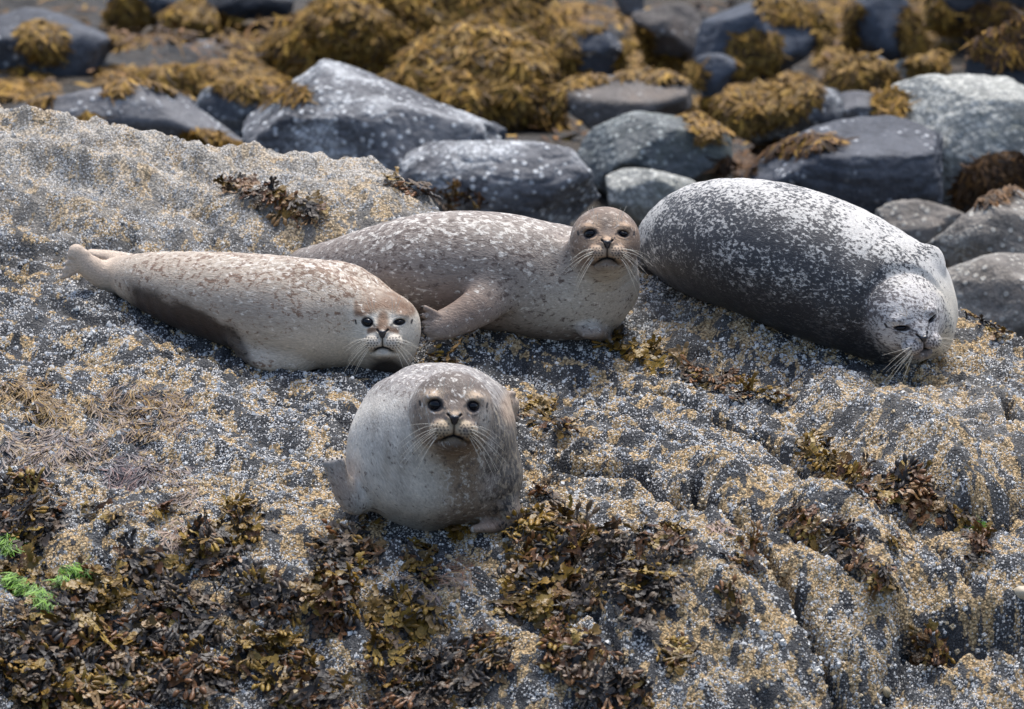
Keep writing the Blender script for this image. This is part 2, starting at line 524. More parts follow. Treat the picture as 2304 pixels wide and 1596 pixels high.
# ------------------------------------------------------------------ seals
def catmull(P, m=5):
    P = np.asarray(P, float)
    Q = np.vstack([2 * P[0] - P[1], P, 2 * P[-1] - P[-2]])
    out = []
    for i in range(1, len(Q) - 2):
        for k in range(m):
            t = k / m
            a, b, c, d = Q[i - 1], Q[i], Q[i + 1], Q[i + 2]
            out.append(.5 * (2 * b + (c - a) * t + (2 * a - 5 * b + 4 * c - d) * t * t + (3 * b - a - 3 * c + d) * t ** 3))
    out.append(Q[-2])
    return np.array(out)

def smin(a, b, k):
    h = np.clip(.5 + .5 * (b - a) / k, 0, 1)
    return b + (a - b) * h - k * h * (1 - h)

def smax(a, b, k):
    return -smin(-a, -b, k)

def d_chain(p, pts, radii, axis=None, flat=1.0, want_t=False):
    """Distance to a tube of varying radius; flat < 1 squashes its section along axis."""
    best = np.full(len(p), 1e9, np.float32); bt = np.zeros(len(p), np.float32)
    for i in range(len(pts) - 1):
        a, b = pts[i], pts[i + 1]
        ba = b - a
        w = p - a
        h = np.clip((w @ ba) / (ba @ ba), 0, 1)
        w = w - h[:, None] * ba
        if axis is not None:
            ax = axis if np.ndim(axis) == 1 else axis[i]
            dn = w @ ax
            l2 = np.maximum((w * w).sum(1) - dn * dn, 0)
            ln = np.sqrt(l2 + (dn / flat) ** 2)
        else:
            ln = np.sqrt((w * w).sum(1))
        d = ln - (radii[i] + h * (radii[i + 1] - radii[i]))
        m = d < best
        best = np.where(m, d, best)
        if want_t: bt = np.where(m, i + h, bt)
    return (best, bt) if want_t else best

def d_ell(q, c, r):
    c = np.asarray(c, np.float32); r = np.asarray(r, np.float32)
    u = (q - c) / r
    k0 = np.sqrt((u * u).sum(1)); k1 = np.sqrt(((u / r) ** 2).sum(1)) + 1e-9
    return k0 * (k0 - 1) / k1

def rotx(a): c, s = math.cos(a), math.sin(a); return np.array([[1, 0, 0], [0, c, -s], [0, s, c]])
def roty(a): c, s = math.cos(a), math.sin(a); return np.array([[c, 0, s], [0, 1, 0], [-s, 0, c]])
def rotz(a): c, s = math.cos(a), math.sin(a); return np.array([[c, -s, 0], [s, c, 0], [0, 0, 1]])

CAMB = np.stack([CR, CU, -CF], 1)          # columns: right, up, towards the viewer

class Head:
    """Head frame: x to the viewer's right, y up, z out of the nose."""
    def __init__(self, X, Y, y, scale=1.0, yaw=0, pitch=0, roll=0):
        self.c = at_y(X, Y, y)
        self.M = CAMB @ rotz(rad(roll)) @ roty(rad(yaw)) @ rotx(rad(pitch))
        self.s = scale
    def loc(self, p):
        return ((p - self.c) @ self.M) / self.s
    def world(self, q):
        return self.c + (np.asarray(q) * self.s) @ self.M.T

def d_seg2(x, y, poly):
    best = np.full(x.shape, 1e9)
    for (ax, ay), (bx, by) in zip(poly[:-1], poly[1:]):
        dx, dy = bx - ax, by - ay
        t = np.clip(((x - ax) * dx + (y - ay) * dy) / (dx * dx + dy * dy), 0, 1)
        best = np.minimum(best, np.hypot(x - ax - t * dx, y - ay - t * dy))
    return best

MOUTH = [(-.040, -.083), (-.030, -.076), (-.017, -.068), (0, -.064), (.017, -.068), (.030, -.076), (.040, -.083)]
NOSTRIL = [[(-.0165, -.010), (-.011, -.0155), (-.0055, -.024), (-.003, -.031)], [(.0165, -.010), (.011, -.0155), (.0055, -.024), (.003, -.031)]]

def d_head(q, eyes):
    d = d_ell(q, (0, .002, -.015), (.103, .090, .118))
    d = smin(d, d_ell(q, (0, -.036, -.005), (.098, .078, .092)), .03)                # cheeks and jowls
    d = smin(d, d_ell(q, (0, -.036, .072), (.056, .044, .060)), .035)                # muzzle
    d = smin(d, d_ell(q, (0, -.006, .082), (.026, .022, .040)), .020)                # bridge of the nose
    for s in (-1, 1):
        d = smin(d, d_ell(q, (s * .0295, -.050, .107), (.0340, .0270, .036)), .007)  # whisker pads
        d = smin(d, d_ell(q, (s * .050, .033, .066), (.024, .012, .022)), .018)      # brows
    d = smin(d, d_ell(q, (0, -.085, .082), (.037, .021, .045)), .010)                # chin
    d = smin(d, d_ell(q, (0, -.018, .118), (.019, .014, .022)), .010)                # nose pad
    front = sstep(.03, .07, q[:, 2])
    dm = d_seg2(q[:, 0], q[:, 1], MOUTH)
    d = d + front * .0065 * np.exp(-(dm / .0045) ** 2)
    d = d + front * .006 * np.exp(-(q[:, 0] / .0032) ** 2) * sstep(-.066, -.058, q[:, 1]) * sstep(-.026, -.034, q[:, 1])
    for pl in NOSTRIL:
        d = d + front * .006 * np.exp(-(d_seg2(q[:, 0], q[:, 1], pl) / .003) ** 2)
    for (ex, ey, ew, eh, ang) in eyes:
        ca, sa = math.cos(ang), math.sin(ang)
        ux = ca * (q[:, 0] - ex) + sa * (q[:, 1] - ey); uy = -sa * (q[:, 0] - ex) + ca * (q[:, 1] - ey)
        e = np.sqrt((ux / (ew + .002)) ** 2 + (uy / (eh + .002)) ** 2)
        d = d + front * .006 * np.exp(-np.clip(e, 0, 9) ** 4)
        d = d - front * .0016 * np.exp(-((e - 1.35) / .3) ** 2)
    return d

def axis_lines(lo, hi, f0, f1, coarse, fine):
    out = [lo]
    while out[-1] < hi:
        x = out[-1]
        out.append(x + (fine if f0 - fine < x < f1 else coarse))
        if out[-2] < f0 < out[-1]: out[-1] = f0
    return np.array(out)

def surface_nets(f, xs, ys, zs, thr=.075, st=4):
    def pts(ix, iy, iz):
        return np.stack([xs[ix], ys[iy], zs[iz]], -1).astype(np.float32)
    nx, ny, nz = len(xs), len(ys), len(zs)
    cx, cy, cz = np.arange(0, nx, st), np.arange(0, ny, st), np.arange(0, nz, st)
    A, B, C = np.meshgrid(cx, cy, cz, indexing='ij')
    Vc = f(pts(A.ravel(), B.ravel(), C.ravel())).reshape(A.shape)
    def up(V):
        return np.repeat(np.repeat(np.repeat(V, st, 0), st, 1), st, 2)[:nx, :ny, :nz]
    V = up(Vc).astype(np.float32)
    dx = up(np.broadcast_to(np.diff(np.append(xs[cx], xs[-1] + .03))[:, None, None], Vc.shape))
    dy = up(np.broadcast_to(np.diff(np.append(ys[cy], ys[-1] + .03))[None, :, None], Vc.shape))
    dz = up(np.broadcast_to(np.diff(np.append(zs[cz], zs[-1] + .03))[None, None, :], Vc.shape))
    m = np.abs(V) < np.sqrt(dx * dx + dy * dy + dz * dz) * 1.25 + .012
    ii = np.nonzero(m)
    vals = np.empty(len(ii[0]), np.float32)
    for k in range(0, len(vals), 150000):
        s = slice(k, k + 150000)
        vals[s] = f(pts(ii[0][s], ii[1][s], ii[2][s]))
    V[ii] = vals
    neg = V < 0
    c8 = [(a, b, c) for a in (0, 1) for b in (0, 1) for c in (0, 1)]
    sub = lambda T, o: T[o[0]:nx - 1 + o[0], o[1]:ny - 1 + o[1], o[2]:nz - 1 + o[2]]
    cnt = sum(sub(neg, o).astype(np.int8) for o in c8)
    act = (cnt > 0) & (cnt < 8)
    ai = np.nonzero(act)
    vid = np.full(act.shape, -1, np.int64); vid[ai] = np.arange(len(ai[0]))
    acc = np.zeros((len(ai[0]), 3)); num = np.zeros(len(ai[0]))
    for o in c8:
        for ax in range(3):
            if o[ax]: continue
            o2 = list(o); o2[ax] = 1
            va = V[ai[0] + o[0], ai[1] + o[1], ai[2] + o[2]]; vb = V[ai[0] + o2[0], ai[1] + o2[1], ai[2] + o2[2]]
            cr = (va < 0) != (vb < 0)
            t = np.where(cr, va / np.where(cr, va - vb, 1), 0)
            pa = pts(ai[0] + o[0], ai[1] + o[1], ai[2] + o[2]); pb = pts(ai[0] + o2[0], ai[1] + o2[1], ai[2] + o2[2])
            acc += np.where(cr[:, None], pa + t[:, None] * (pb - pa), 0); num += cr
    P = acc / num[:, None]
    F = []
    for ax in range(3):
        sl0 = [slice(None)] * 3; sl1 = [slice(None)] * 3
        sl0[ax] = slice(0, -1); sl1[ax] = slice(1, None)
        n0, n1 = neg[tuple(sl0)], neg[tuple(sl1)]
        e = n0 != n1
        I = np.nonzero(e)
        u, w = (ax + 1) % 3, (ax + 2) % 3
        ok = (I[u] > 0) & (I[w] > 0) & (I[u] < [nx, ny, nz][u] - 1) & (I[w] < [nx, ny, nz][w] - 1)
        I = [a[ok] for a in I]
        def cell(du, dw):
            J = [a.copy() for a in I]; J[u] = J[u] + du; J[w] = J[w] + dw
            return vid[J[0], J[1], J[2]]
        q = np.stack([cell(-1, -1), cell(0, -1), cell(0, 0), cell(-1, 0)], -1)
        inside = n0[tuple(I)]
        q = np.where(inside[:, None], q, q[:, ::-1])
        F.append(q)
    F = np.concatenate(F)
    F = F[(F >= 0).all(1)]
    return P, F

def tube(points, radii, sides=5):
    """A thin tapering tube; returns vertices and quads."""
    P = np.asarray(points); n = len(P)
    T = np.gradient(P, axis=0); T /= np.linalg.norm(T, axis=1)[:, None] + 1e-9
    ref = np.array([.31, .87, .39])
    A = np.cross(T, ref); A /= np.linalg.norm(A, axis=1)[:, None]; B = np.cross(T, A)
    V = []
    for k in range(sides):
        a = 2 * math.pi * k / sides
        V.append(P + (A * math.cos(a) + B * math.sin(a)) * np.asarray(radii)[:, None])
    V = np.stack(V, 1).reshape(-1, 3)
    Q = [(i * sides + k, i * sides + (k + 1) % sides, (i + 1) * sides + (k + 1) % sides, (i + 1) * sides + k) for i in range(n - 1) for k in range(sides)]
    return V, np.array(Q)

def fur_material():
    n = NT('seal_fur')
    fl = n.attr('flow', 'Vector')
    coat, spot, fleck = n.attr('coat', 'Color'), n.attr('spot', 'Color'), n.attr('fleck', 'Color')
    sd, fd = n.attr('spot_amount'), n.attr('fleck_amount')
    a = n.noise(n.mapping(fl, (.62, 1, 1)), 74, 4, .66, .4)
    b = n.noise(n.mapping(fl, (.62, 1, 1), loc=(3.1, 1.7, .4)), 60, 4, .68, .5)
    c = n.noise(n.mapping(fl, (.5, 1, 1), loc=(.3, 7.7, 2.4)), 11, 3, .6)
    hair = n.noise(n.mapping(fl, (.13, 1, 1)), 300, 2, .6)
    hair2 = n.noise(n.mapping(fl, (.3, 1, 1)), 160, 2, .6)
    wob = n.math('MULTIPLY', n.math('SUBTRACT', c, .5), .30)
    fine = n.math('MULTIPLY', n.math('SUBTRACT', hair2, .5), .22)
    va = n.math('ADD', n.math('ADD', a, wob), fine)
    vb = n.math('ADD', n.math('SUBTRACT', b, n.math('MULTIPLY', wob, .6)), fine)
    ms = n.step(n.math('ADD', n.math('MULTIPLY_ADD', va, 3.0, -1.5), sd), .28, .70)
    mf = n.step(n.math('ADD', n.math('MULTIPLY_ADD', vb, 3.0, -1.5), fd), .34, .72)
    ms = n.math('MULTIPLY', ms, n.step(sd, 0, .06)); mf = n.math('MULTIPLY', mf, n.step(fd, 0, .06))
    col = n.mix(ms, coat, spot)
    col = n.mix(mf, col, fleck)
    tone = n.math('ADD', n.math('MULTIPLY_ADD', c, .5, .0), n.math('ADD', n.math('MULTIPLY', hair, .72), n.math('MULTIPLY', hair2, .72)))
    vm = n.t.nodes.new('ShaderNodeVectorMath'); vm.operation = 'SCALE'
    n.put(vm.inputs[0], col); n.put(vm.inputs['Scale'], tone)
    h = n.math('ADD', n.math('MULTIPLY', hair, .6), n.math('MULTIPLY', hair2, .9))
    wet = n.attr('wet')
    n.set(Base_Color=vm.outputs[0], Roughness=n.step(wet, 0, 1, .62, .34), Normal=n.bump(h, .55, .004))
    n.bsdf.inputs['Specular IOR Level'].default_value = .35
    n.bsdf.inputs['Sheen Weight'].default_value = .03
    n.bsdf.inputs['Sheen Roughness'].default_value = .45
    return n.m

def flat_material(name, col, rough=.5, spec=.5, coat=0.0):
    n = NT(name)
    nz = n.noise(n.coord(), 180, 3, .6)
    c = n.mix(nz, tuple(v * .75 for v in col), tuple(min(1, v * 1.2) for v in col))
    n.set(Base_Color=c, Roughness=rough)
    n.bsdf.inputs['Specular IOR Level'].default_value = spec
    n.bsdf.inputs['Coat Weight'].default_value = coat
    n.bsdf.inputs['Coat Roughness'].default_value = .03
    return n.m

M_FUR = fur_material()
M_EYE = flat_material('wet_black_eye', (.004, .005, .009), .10, .28, 0)
M_NOSE = flat_material('wet_nose', (.030, .032, .042), .28, .6)
M_WHISK = flat_material('whisker', (.78, .72, .60), .45)
M_CLAW = flat_material('horn_claw', (.035, .028, .024), .35)

def D(x, y, rx, ry, X, Y, p=2):
    """Soft patch around a place on the coat."""
    return np.exp(-(((X - x) / rx) ** 2 + ((Y - y) / ry) ** 2) ** (p / 2))

def mixc(a, b, t):
    return a * (1 - t[:, None]) + np.asarray(b) * t[:, None]

class Seal:
    def __init__(self, label, body, rest_k, head, eyes, neck, limbs=(), sag=.92, lids=None):
        self.label, self.eyes, self.head = label, eyes, head
        self.sag = sag
        P = np.array([rest(b[0], b[1], b[2], rest_k) for b in body])
        P[:, 1:] = P[:, 1:] if len(P) < 4 else P[:, 1:]
        for i, b in enumerate(body):
            if len(b) > 3 and b[3] is not None: P[i] = at_y(b[0], b[1], P[i, 1] + b[3])
        S = np.column_stack([P, [b[2] * PX for b in body]])
        S = catmull(S, 3)
        self.bp, self.br = S[:, :3].astype(np.float32), S[:, 3].astype(np.float32)
        self.up = np.array([0, -math.sin(rad(12)), math.cos(rad(12))], np.float32)
        hc = head.c - head.M[:, 2] * .03 * head.s
        N = [np.append(self.bp[-1], self.br[-1] * .97)] + [np.append(at_y(x, y, self.bp[-1, 1] + dy), r * PX) for x, y, r, dy in neck] + [np.append(hc, .088 * head.s)]
        N = catmull(N, 3)
        self.np_, self.nr = N[:, :3].astype(np.float32), N[:, 3].astype(np.float32)
        self.limbs = []
        for L in limbs:
            pts = np.array(L['pts'], float); rr = np.array(L['r'], float)
            S = catmull(np.column_stack([pts, rr]), 3)
            self.limbs.append((S[:, :3].astype(np.float32), S[:, 3].astype(np.float32), np.asarray(L.get('axis', self.up), np.float32), L.get('flat', .6), L.get('k', .03), L.get('digits', [])))
    def sdf(self, p):
        p = p.astype(np.float32)
        d = d_chain(p, self.bp, self.br, self.up, self.sag)
        d = smin(d, d_chain(p, self.np_, self.nr), .06)
        for pts, rr, ax, fl, k, digs in self.limbs:
            c = pts.mean(0); R = np.abs(pts - c).max() + rr.max() + .08
            m = np.linalg.norm(p - c, axis=1) < R * 1.5
            if m.any():
                e = d_chain(p[m], pts, rr, ax, fl)
                for dg in digs:
                    e = smin(e, d_chain(p[m], dg[0], dg[1]), .006)
                d[m] = smin(d[m], e, k)
        q = self.head.loc(p)
        rr_ = np.linalg.norm(q[:, :2], axis=1)
        d = d + .014 * np.exp(-((q[:, 2] + .040 + .25 * (q[:, 1] + .02)) / .013) ** 2) * sstep(.15, .12, rr_) * sstep(-.14, -.02, q[:, 1])
        m = (np.abs(q) < .21).all(1)
        if m.any():
            d[m] = smin(d[m], d_head(q[m], self.eyes) * self.head.s, .046)
        # slow rolls of blubber
        d = d + .004 * np.sin(p @ np.array([23., 9, 6], np.float32) + 2 * np.sin(p @ np.array([5., 11, 13], np.float32))) * np.clip(d_neck_mask(p, self), 0, 2)
        return d
    def build(self, paint):
        hc = self.head.c
        allp = np.concatenate([self.bp + self.br[:, None], self.bp - self.br[:, None], self.np_ + self.nr[:, None], self.np_ - self.nr[:, None], [hc + .17, hc - .17]] +
                              [np.concatenate([l[0] + l[1].max(), l[0] - l[1].max()] + [np.concatenate([g[0] + .02, g[0] - .02]) for g in l[5]]) for l in self.limbs])
        lo, hi = allp.min(0) - .03, allp.max(0) + .03
        ax = [axis_lines(lo[i], hi[i], hc[i] - .135, hc[i] + .135, .0105, .0024 if i != 1 else .0034) for i in range(3)]
        P, F = surface_nets(self.sdf, *ax)
        def grad(P, e=.0012):
            d0 = self.sdf(P)
            g = np.stack([self.sdf(P + np.eye(3)[i] * e) - self.sdf(P - np.eye(3)[i] * e) for i in range(3)], -1) / (2 * e)
            return d0, g
        for _ in range(2):
            d0, g = grad(P)
            P = P - np.clip(d0 / np.maximum((g * g).sum(1), .2), -.006, .006)[:, None] * g
        # drop what lies well inside the rock
        X, Y = proj(P)
        nrm = g / (np.linalg.norm(g, axis=1)[:, None] + 1e-9)
        deep = P[:, 2] < ledge_z(P[:, 0], P[:, 1]) - .05
        F = F[~deep[F].all(1)]
        used = np.unique(F); remap = np.zeros(len(P), int); remap[used] = np.arange(len(used)); F = remap[F]
        P, nrm = P[used], nrm[used]; X, Y = X[used], Y[used]
        me = quads_np('seal', P, F)
        # coordinates that run along the body, for the lie of the fur
        _, t = d_chain(P.astype(np.float32), np.vstack([self.bp, self.np_[1:]]), np.append(self.br, self.nr[1:]), want_t=True)
        path = np.vstack([self.bp, self.np_[1:]])
        L = np.append(0, np.cumsum(np.linalg.norm(np.diff(path, axis=0), axis=1)))
        s = np.interp(t, np.arange(len(path)), L)
        q = self.head.loc(P)
        hm = sstep(.165, .085, np.linalg.norm((q - np.array([0, -.01, .03])) / np.array([1.0, 1.0, 1.25]), axis=1) + .022 * fbm3(q * 26, 3))
        cent = np.stack([np.interp(t, np.arange(len(path)), path[:, i]) for i in range(3)], -1)
        off = P - cent
        flow = np.stack([s, off @ np.array([.8, -.6, 0]), off[:, 2]], -1)
        A = paint(dict(X=X, Y=Y, s=s / L[-1], q=q, h=hm, n=nrm, off=off, P=P))
        self.face_marks(A, q)
        d1 = np.array(A['lie']) if 'lie' in A else (self.bp[-1] - self.bp[0]).astype(float)
        d1 = d1 / np.linalg.norm(d1); d2 = np.cross(d1, [0, .98, .2]); d2 /= np.linalg.norm(d2); d3 = np.cross(d1, d2)
        flow = np.stack([P @ d1, P @ d2, P @ d3], -1)
        attr_v(me, 'flow', flow * A.get('grain', 1.0))
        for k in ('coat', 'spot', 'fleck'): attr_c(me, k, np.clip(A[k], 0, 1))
        for k in ('spot_amount', 'fleck_amount', 'wet'): attr_f(me, k, A.get(k, np.zeros(len(P))))
        base = on_ledge([self.body_px[0]], [self.body_px[1]])[0] if hasattr(self, 'body_px') else P.mean(0)
        o = link('seal', me, mat=M_FUR)
        tag(o, self.label, 'seal', 'seals hauled out on the rock ledge')
        self.obj = o
        self.make_eyes(o); self.make_nose(o); self.make_whiskers(o); self.make_claws(o)
        return o
    def face_marks(self, A, q):
        fr = sstep(.03, .06, q[:, 2])
        x, y = q[:, 0], q[:, 1]
        dark = np.array([.018, .016, .018])
        def lay(m, c=dark):
            m = np.clip(m, 0, 1) * fr
            for k in ('coat', 'spot', 'fleck'): A[k] = mixc(A[k], c, m)
        lay(sstep(.0048, .0016, d_seg2(x, y, MOUTH)) * (1 - .75 * sstep(.018, .042, np.abs(x))))
        lay(sstep(.0034, .0012, np.abs(x)) * sstep(-.066, -.060, y) * sstep(-.026, -.034, y) * .8)
        for pl in NOSTRIL:
            lay(sstep(.0050, .0022, d_seg2(x, y, pl)))
        for ex, ey, ew, eh, ang in self.eyes:
            ca, sa = math.cos(ang), math.sin(ang)
            ux = ca * (x - ex) + sa * (y - ey); uy = -sa * (x - ex) + ca * (y - ey)
            e = np.sqrt((ux / (ew + .002)) ** 2 + (uy / (eh + .002)) ** 2)
            lay(sstep(1.14, 1.0, e), np.array([.03, .026, .028]))
            tear = d_seg2(ux, uy, [(-math.copysign(ew, ex), -.001), (-math.copysign(ew + .008, ex), -.005)])
            lay(sstep(.005, .002, tear) * .8)
        for s_ in (-1, 1):                                     # rows of whisker pits, and the ear holes
            for r_ in range(5):
                for c_ in range(5):
                    px = s_ * (.0150 + .0094 * c_ + .003 * (r_ % 2)); py = -.034 - .0080 * r_ - .0012 * c_ + .0004 * c_ * c_
                    if abs(px) > .060: continue
                    lay(sstep(.0036, .0014, np.hypot(x - px, y - py)) * .9)
            ear = d_seg2(x, y, [(s_ * .088, .020), (s_ * .086, .010)])
            for k in ('coat', 'spot', 'fleck'): A[k] = mixc(A[k], dark, sstep(.004, .0015, ear) * sstep(-.02, 0, q[:, 2]))
    def on_face(self, x, y):
        z = np.linspace(.20, -.02, 221)
        q = np.stack([np.full_like(z, x), np.full_like(z, y), z], -1)
        d = self.sdf(self.head.world(q))
        i = int(np.argmax(d < 0))
        return z[i]
    def make_eyes(self, o):
        for ex, ey, ew, eh, ang in self.eyes:
            z = self.on_face(ex, ey)
            nu, nv = 20, 12
            u = np.linspace(0, 2 * math.pi, nu, endpoint=False); v = np.linspace(0, math.pi, nv)
            uu, vv = np.meshgrid(u, v, indexing='ij')
            tilt = roty(math.copysign(.42, ex)) @ rotx(-.12)
            S = np.stack([ew * np.sin(vv) * np.cos(uu), eh * np.sin(vv) * np.sin(uu), .011 * np.cos(vv)], -1).reshape(-1, 3)
            S = S @ rotz(ang).T @ tilt.T + np.array([ex, ey, z + .001])
            i = np.arange(nu * nv).reshape(nu, nv)
            q = np.stack([i, np.roll(i, -1, 0)], -1)
            Q = np.stack([i[:, :-1], np.roll(i, -1, 0)[:, :-1], np.roll(i, -1, 0)[:, 1:], i[:, 1:]], -1).reshape(-1, 4)
            link('eye', quads_np('eye', self.head.world(S), Q), o, M_EYE)
    def make_nose(self, o):
        # a wedge of bare black skin between the nostrils
        out = [(-.0120, -.0135), (-.006, -.0115), (0, -.011), (.006, -.0115), (.0120, -.0135), (.0072, -.022), (.0028, -.0335), (0, -.036), (-.0028, -.0335), (-.0072, -.022)]
        out = np.array(out)
        cen = np.array([0, -.020])
        rings = []
        for k, (s, dz) in enumerate([(1.0, -.0040), (.95, .0016), (.7, .0042), (.35, .0052)]):
            pp = cen + (out - cen) * s
            zz = np.array([self.on_face(a, b) for a, b in cen + (out - cen) * .5]) + .0022
            groove = np.exp(-(pp[:, 0] / .0015) ** 2) * .001
            rings.append(np.column_stack([pp, zz + dz - groove]))
        V = np.concatenate(rings); m = len(out)
        Q = [(k * m + i, k * m + (i + 1) % m, (k + 1) * m + (i + 1) % m, (k + 1) * m + i) for k in range(3) for i in range(m)]
        loops = [v for qd in Q for v in qd] + [3 * m + i for i in range(m)]
        starts = [4 * i for i in range(len(Q))] + [4 * len(Q)]
        link('nose', mesh_np('nose', self.head.world(V), np.array(loops), np.array(starts)), o, M_NOSE)
    def make_whiskers(self, o):
        rng = np.random.RandomState(abs(hash(self.label)) % 1000 if False else len(self.label) * 7 + 3)
        for s in (-1, 1):
            for k in range(11):
                r_ = k % 5
                px = s * (.040 + .004 * (k % 3)); py = -.038 - .0072 * r_
                z = self.on_face(px, py)
                ln = rng.uniform(.055, .105)
                a = rad(rng.uniform(-8, 8) + 2 - 13 * r_)
                t = np.linspace(0, 1, 9)
                ox = s * (ln * t * math.cos(a)); oy = ln * t * math.sin(a) - .035 * t ** 2 * rng.uniform(.6, 1.5)
                oz = ln * t * rng.uniform(.25, .55) - .05 * t ** 2
                Pq = np.stack([px + ox, py + oy, z - .002 + oz], -1)
                V, Q = tube(self.head.world(Pq), np.linspace(.00068, .0003, 9) , 4)
                link('whisker', quads_np('whisker', V, Q), o, M_WHISK)
            for k in range(3):
                px, py = s * (.030 + .004 * k), .040 + .003 * k
                z = self.on_face(px, py)
                t = np.linspace(0, 1, 6); ln = rng.uniform(.035, .055)
                Pq = np.stack([px + s * ln * t * (.25 + .25 * k - .3), py + ln * t, z - .001 + .02 * t - .012 * t * t], -1)
                V, Q = tube(self.head.world(Pq), np.linspace(.0008, .0004, 6), 4)
                link('brow_whisker', quads_np('brow_whisker', V, Q), o, M_WHISK)
    def make_claws(self, o):
        for pts, rr, ax, fl, k, digs in self.limbs:
            for g in digs:
                if len(g) > 2 and g[2]:
                    tip = g[0][-1]; d = g[0][-1] - g[0][-2]; d = d / np.linalg.norm(d)
                    t = np.linspace(0, 1, 5)
                    C = tip + d * (g[1][-1] * .5) + d[None] * (t * .014)[:, None] - np.array([0, 0, .006])[None] * (t ** 2)[:, None]
                    V, Q = tube(C, np.array([.0042, .004, .0032, .002, .0006]), 6)
                    link('claw', quads_np('claw', V, Q), o, M_CLAW)

def d_neck_mask(p, seal):
    c = seal.np_[0]
    r = np.linalg.norm(p - c, axis=1)
    return 1.7 * sstep(.34, .16, r) * sstep(.10, .17, np.linalg.norm(p - seal.head.c, axis=1))

def digits(base, tip, side, n, spread, r0, r1, claw=True, lens=None):
    """n toes fanned across side at the end of a flipper running base -> tip."""
    base, tip, side = map(np.asarray, (base, tip, side))
    d = tip - base
    out = []
    for i in range(n):
        u = (i / (n - 1) - .5) if n > 1 else 0
        ln = 1.0 if lens is None else lens[i]
        a = base + side * spread * u * .8
        b = base + d * ln + side * spread * u * 1.5
        out.append((np.array([a, (a + b) / 2, b], np.float32), np.array([r0, (r0 + r1) / 2, r1], np.float32), claw))
    return out

# --- the four animals -------------------------------------------------------------------------
def pt(X, Y, y):
    return at_y(X, Y, y)

def lift(X, Y, h=.02):
    """Point over the ledge at frame position X, Y, h metres above the stone."""
    p = on_ledge([X], [Y])[0]
    d = (CP - p) / np.linalg.norm(CP - p)
    return p + d * (h / max(.25, d[2] * .98 + .2))

def paint_tan(v):
    X, Y, q, h, n = v['X'], v['Y'], v['q'], v['h'], v['n']
    N = len(X)
    up = np.clip(n[:, 2], -1, 1)
    coat = np.tile([.46, .385, .305], (N, 1)); spot = np.tile([.19, .120, .080], (N, 1)); fleck = np.tile([.66, .60, .52], (N, 1))
    sa = .22 + .34 * D(740, 600, 130, 75, X, Y) + .16 * D(560, 590, 240, 60, X, Y) + .12 * D(860, 665, 70, 30, X, Y)
    sa -= .25 * D(700, 780, 190, 70, X, Y)
    fa = .12 + .22 * D(640, 580, 260, 60, X, Y) + .15 * D(800, 640, 80, 50, X, Y)
    # wet brown belly low on the near flank
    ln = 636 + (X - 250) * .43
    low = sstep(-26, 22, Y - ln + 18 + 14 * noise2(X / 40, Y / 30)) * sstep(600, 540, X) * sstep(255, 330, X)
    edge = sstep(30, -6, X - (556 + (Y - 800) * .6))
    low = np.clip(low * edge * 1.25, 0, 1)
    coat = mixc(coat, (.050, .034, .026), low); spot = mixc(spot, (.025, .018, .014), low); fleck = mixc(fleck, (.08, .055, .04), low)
    gray = D(560, 690, 140, 60, X, Y) * (1 - low)
    coat = mixc(coat, (.33, .285, .24), gray * .7)
    tail = sstep(300, 230, X)
    coat = mixc(coat, (.56, .45, .35), tail); sa = sa * (1 - tail); fa = fa * (1 - tail)
    chest = D(760, 790, 150, 60, X, Y)
    coat = mixc(coat, (.58, .52, .43), chest * .8)
    # head
    x, y = q[:, 0], q[:, 1]
    crown = h * sstep(.028, .055, y + .35 * np.abs(x) * 0 - .010 * np.cos(x * 40)) * sstep(.104, .085, np.abs(x))
    bridge = h * D(0, .012, .019, .05, x, y, 4) * sstep(-.012, 0, y)
    fan = h * sstep(.014, .004, np.abs(y + .006 + .28 * np.abs(x) - .006)) * sstep(.055, .045, np.abs(x))
    br = np.clip(np.maximum(np.maximum(crown, bridge), fan * .9), 0, 1)
    coat = mixc(coat, (.60, .56, .48), h * (1 - br) * .8)
    coat = mixc(coat, (.17, .098, .058), br)
    sa = sa * (1 - h) + h * (.02 + .12 * crown); fa = fa * (1 - h) + h * (.02 + .10 * br)
    pads = h * sstep(.07, .05, np.hypot(x * .95, (y + .052) * 1.9)) * sstep(.05, .08, q[:, 2])
    coat = mixc(coat, (.52, .47, .40), pads * .8)
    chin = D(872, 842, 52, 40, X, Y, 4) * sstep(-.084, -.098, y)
    for a in (coat, spot, fleck): a[:] = mixc(a, (.030, .024, .020), np.clip(chin * 1.2, 0, 1))  # throat: dark fur, with the shade under the chin painted in
    return dict(coat=coat, spot=spot, fleck=fleck, spot_amount=sa, fleck_amount=fa, wet=low * .5)

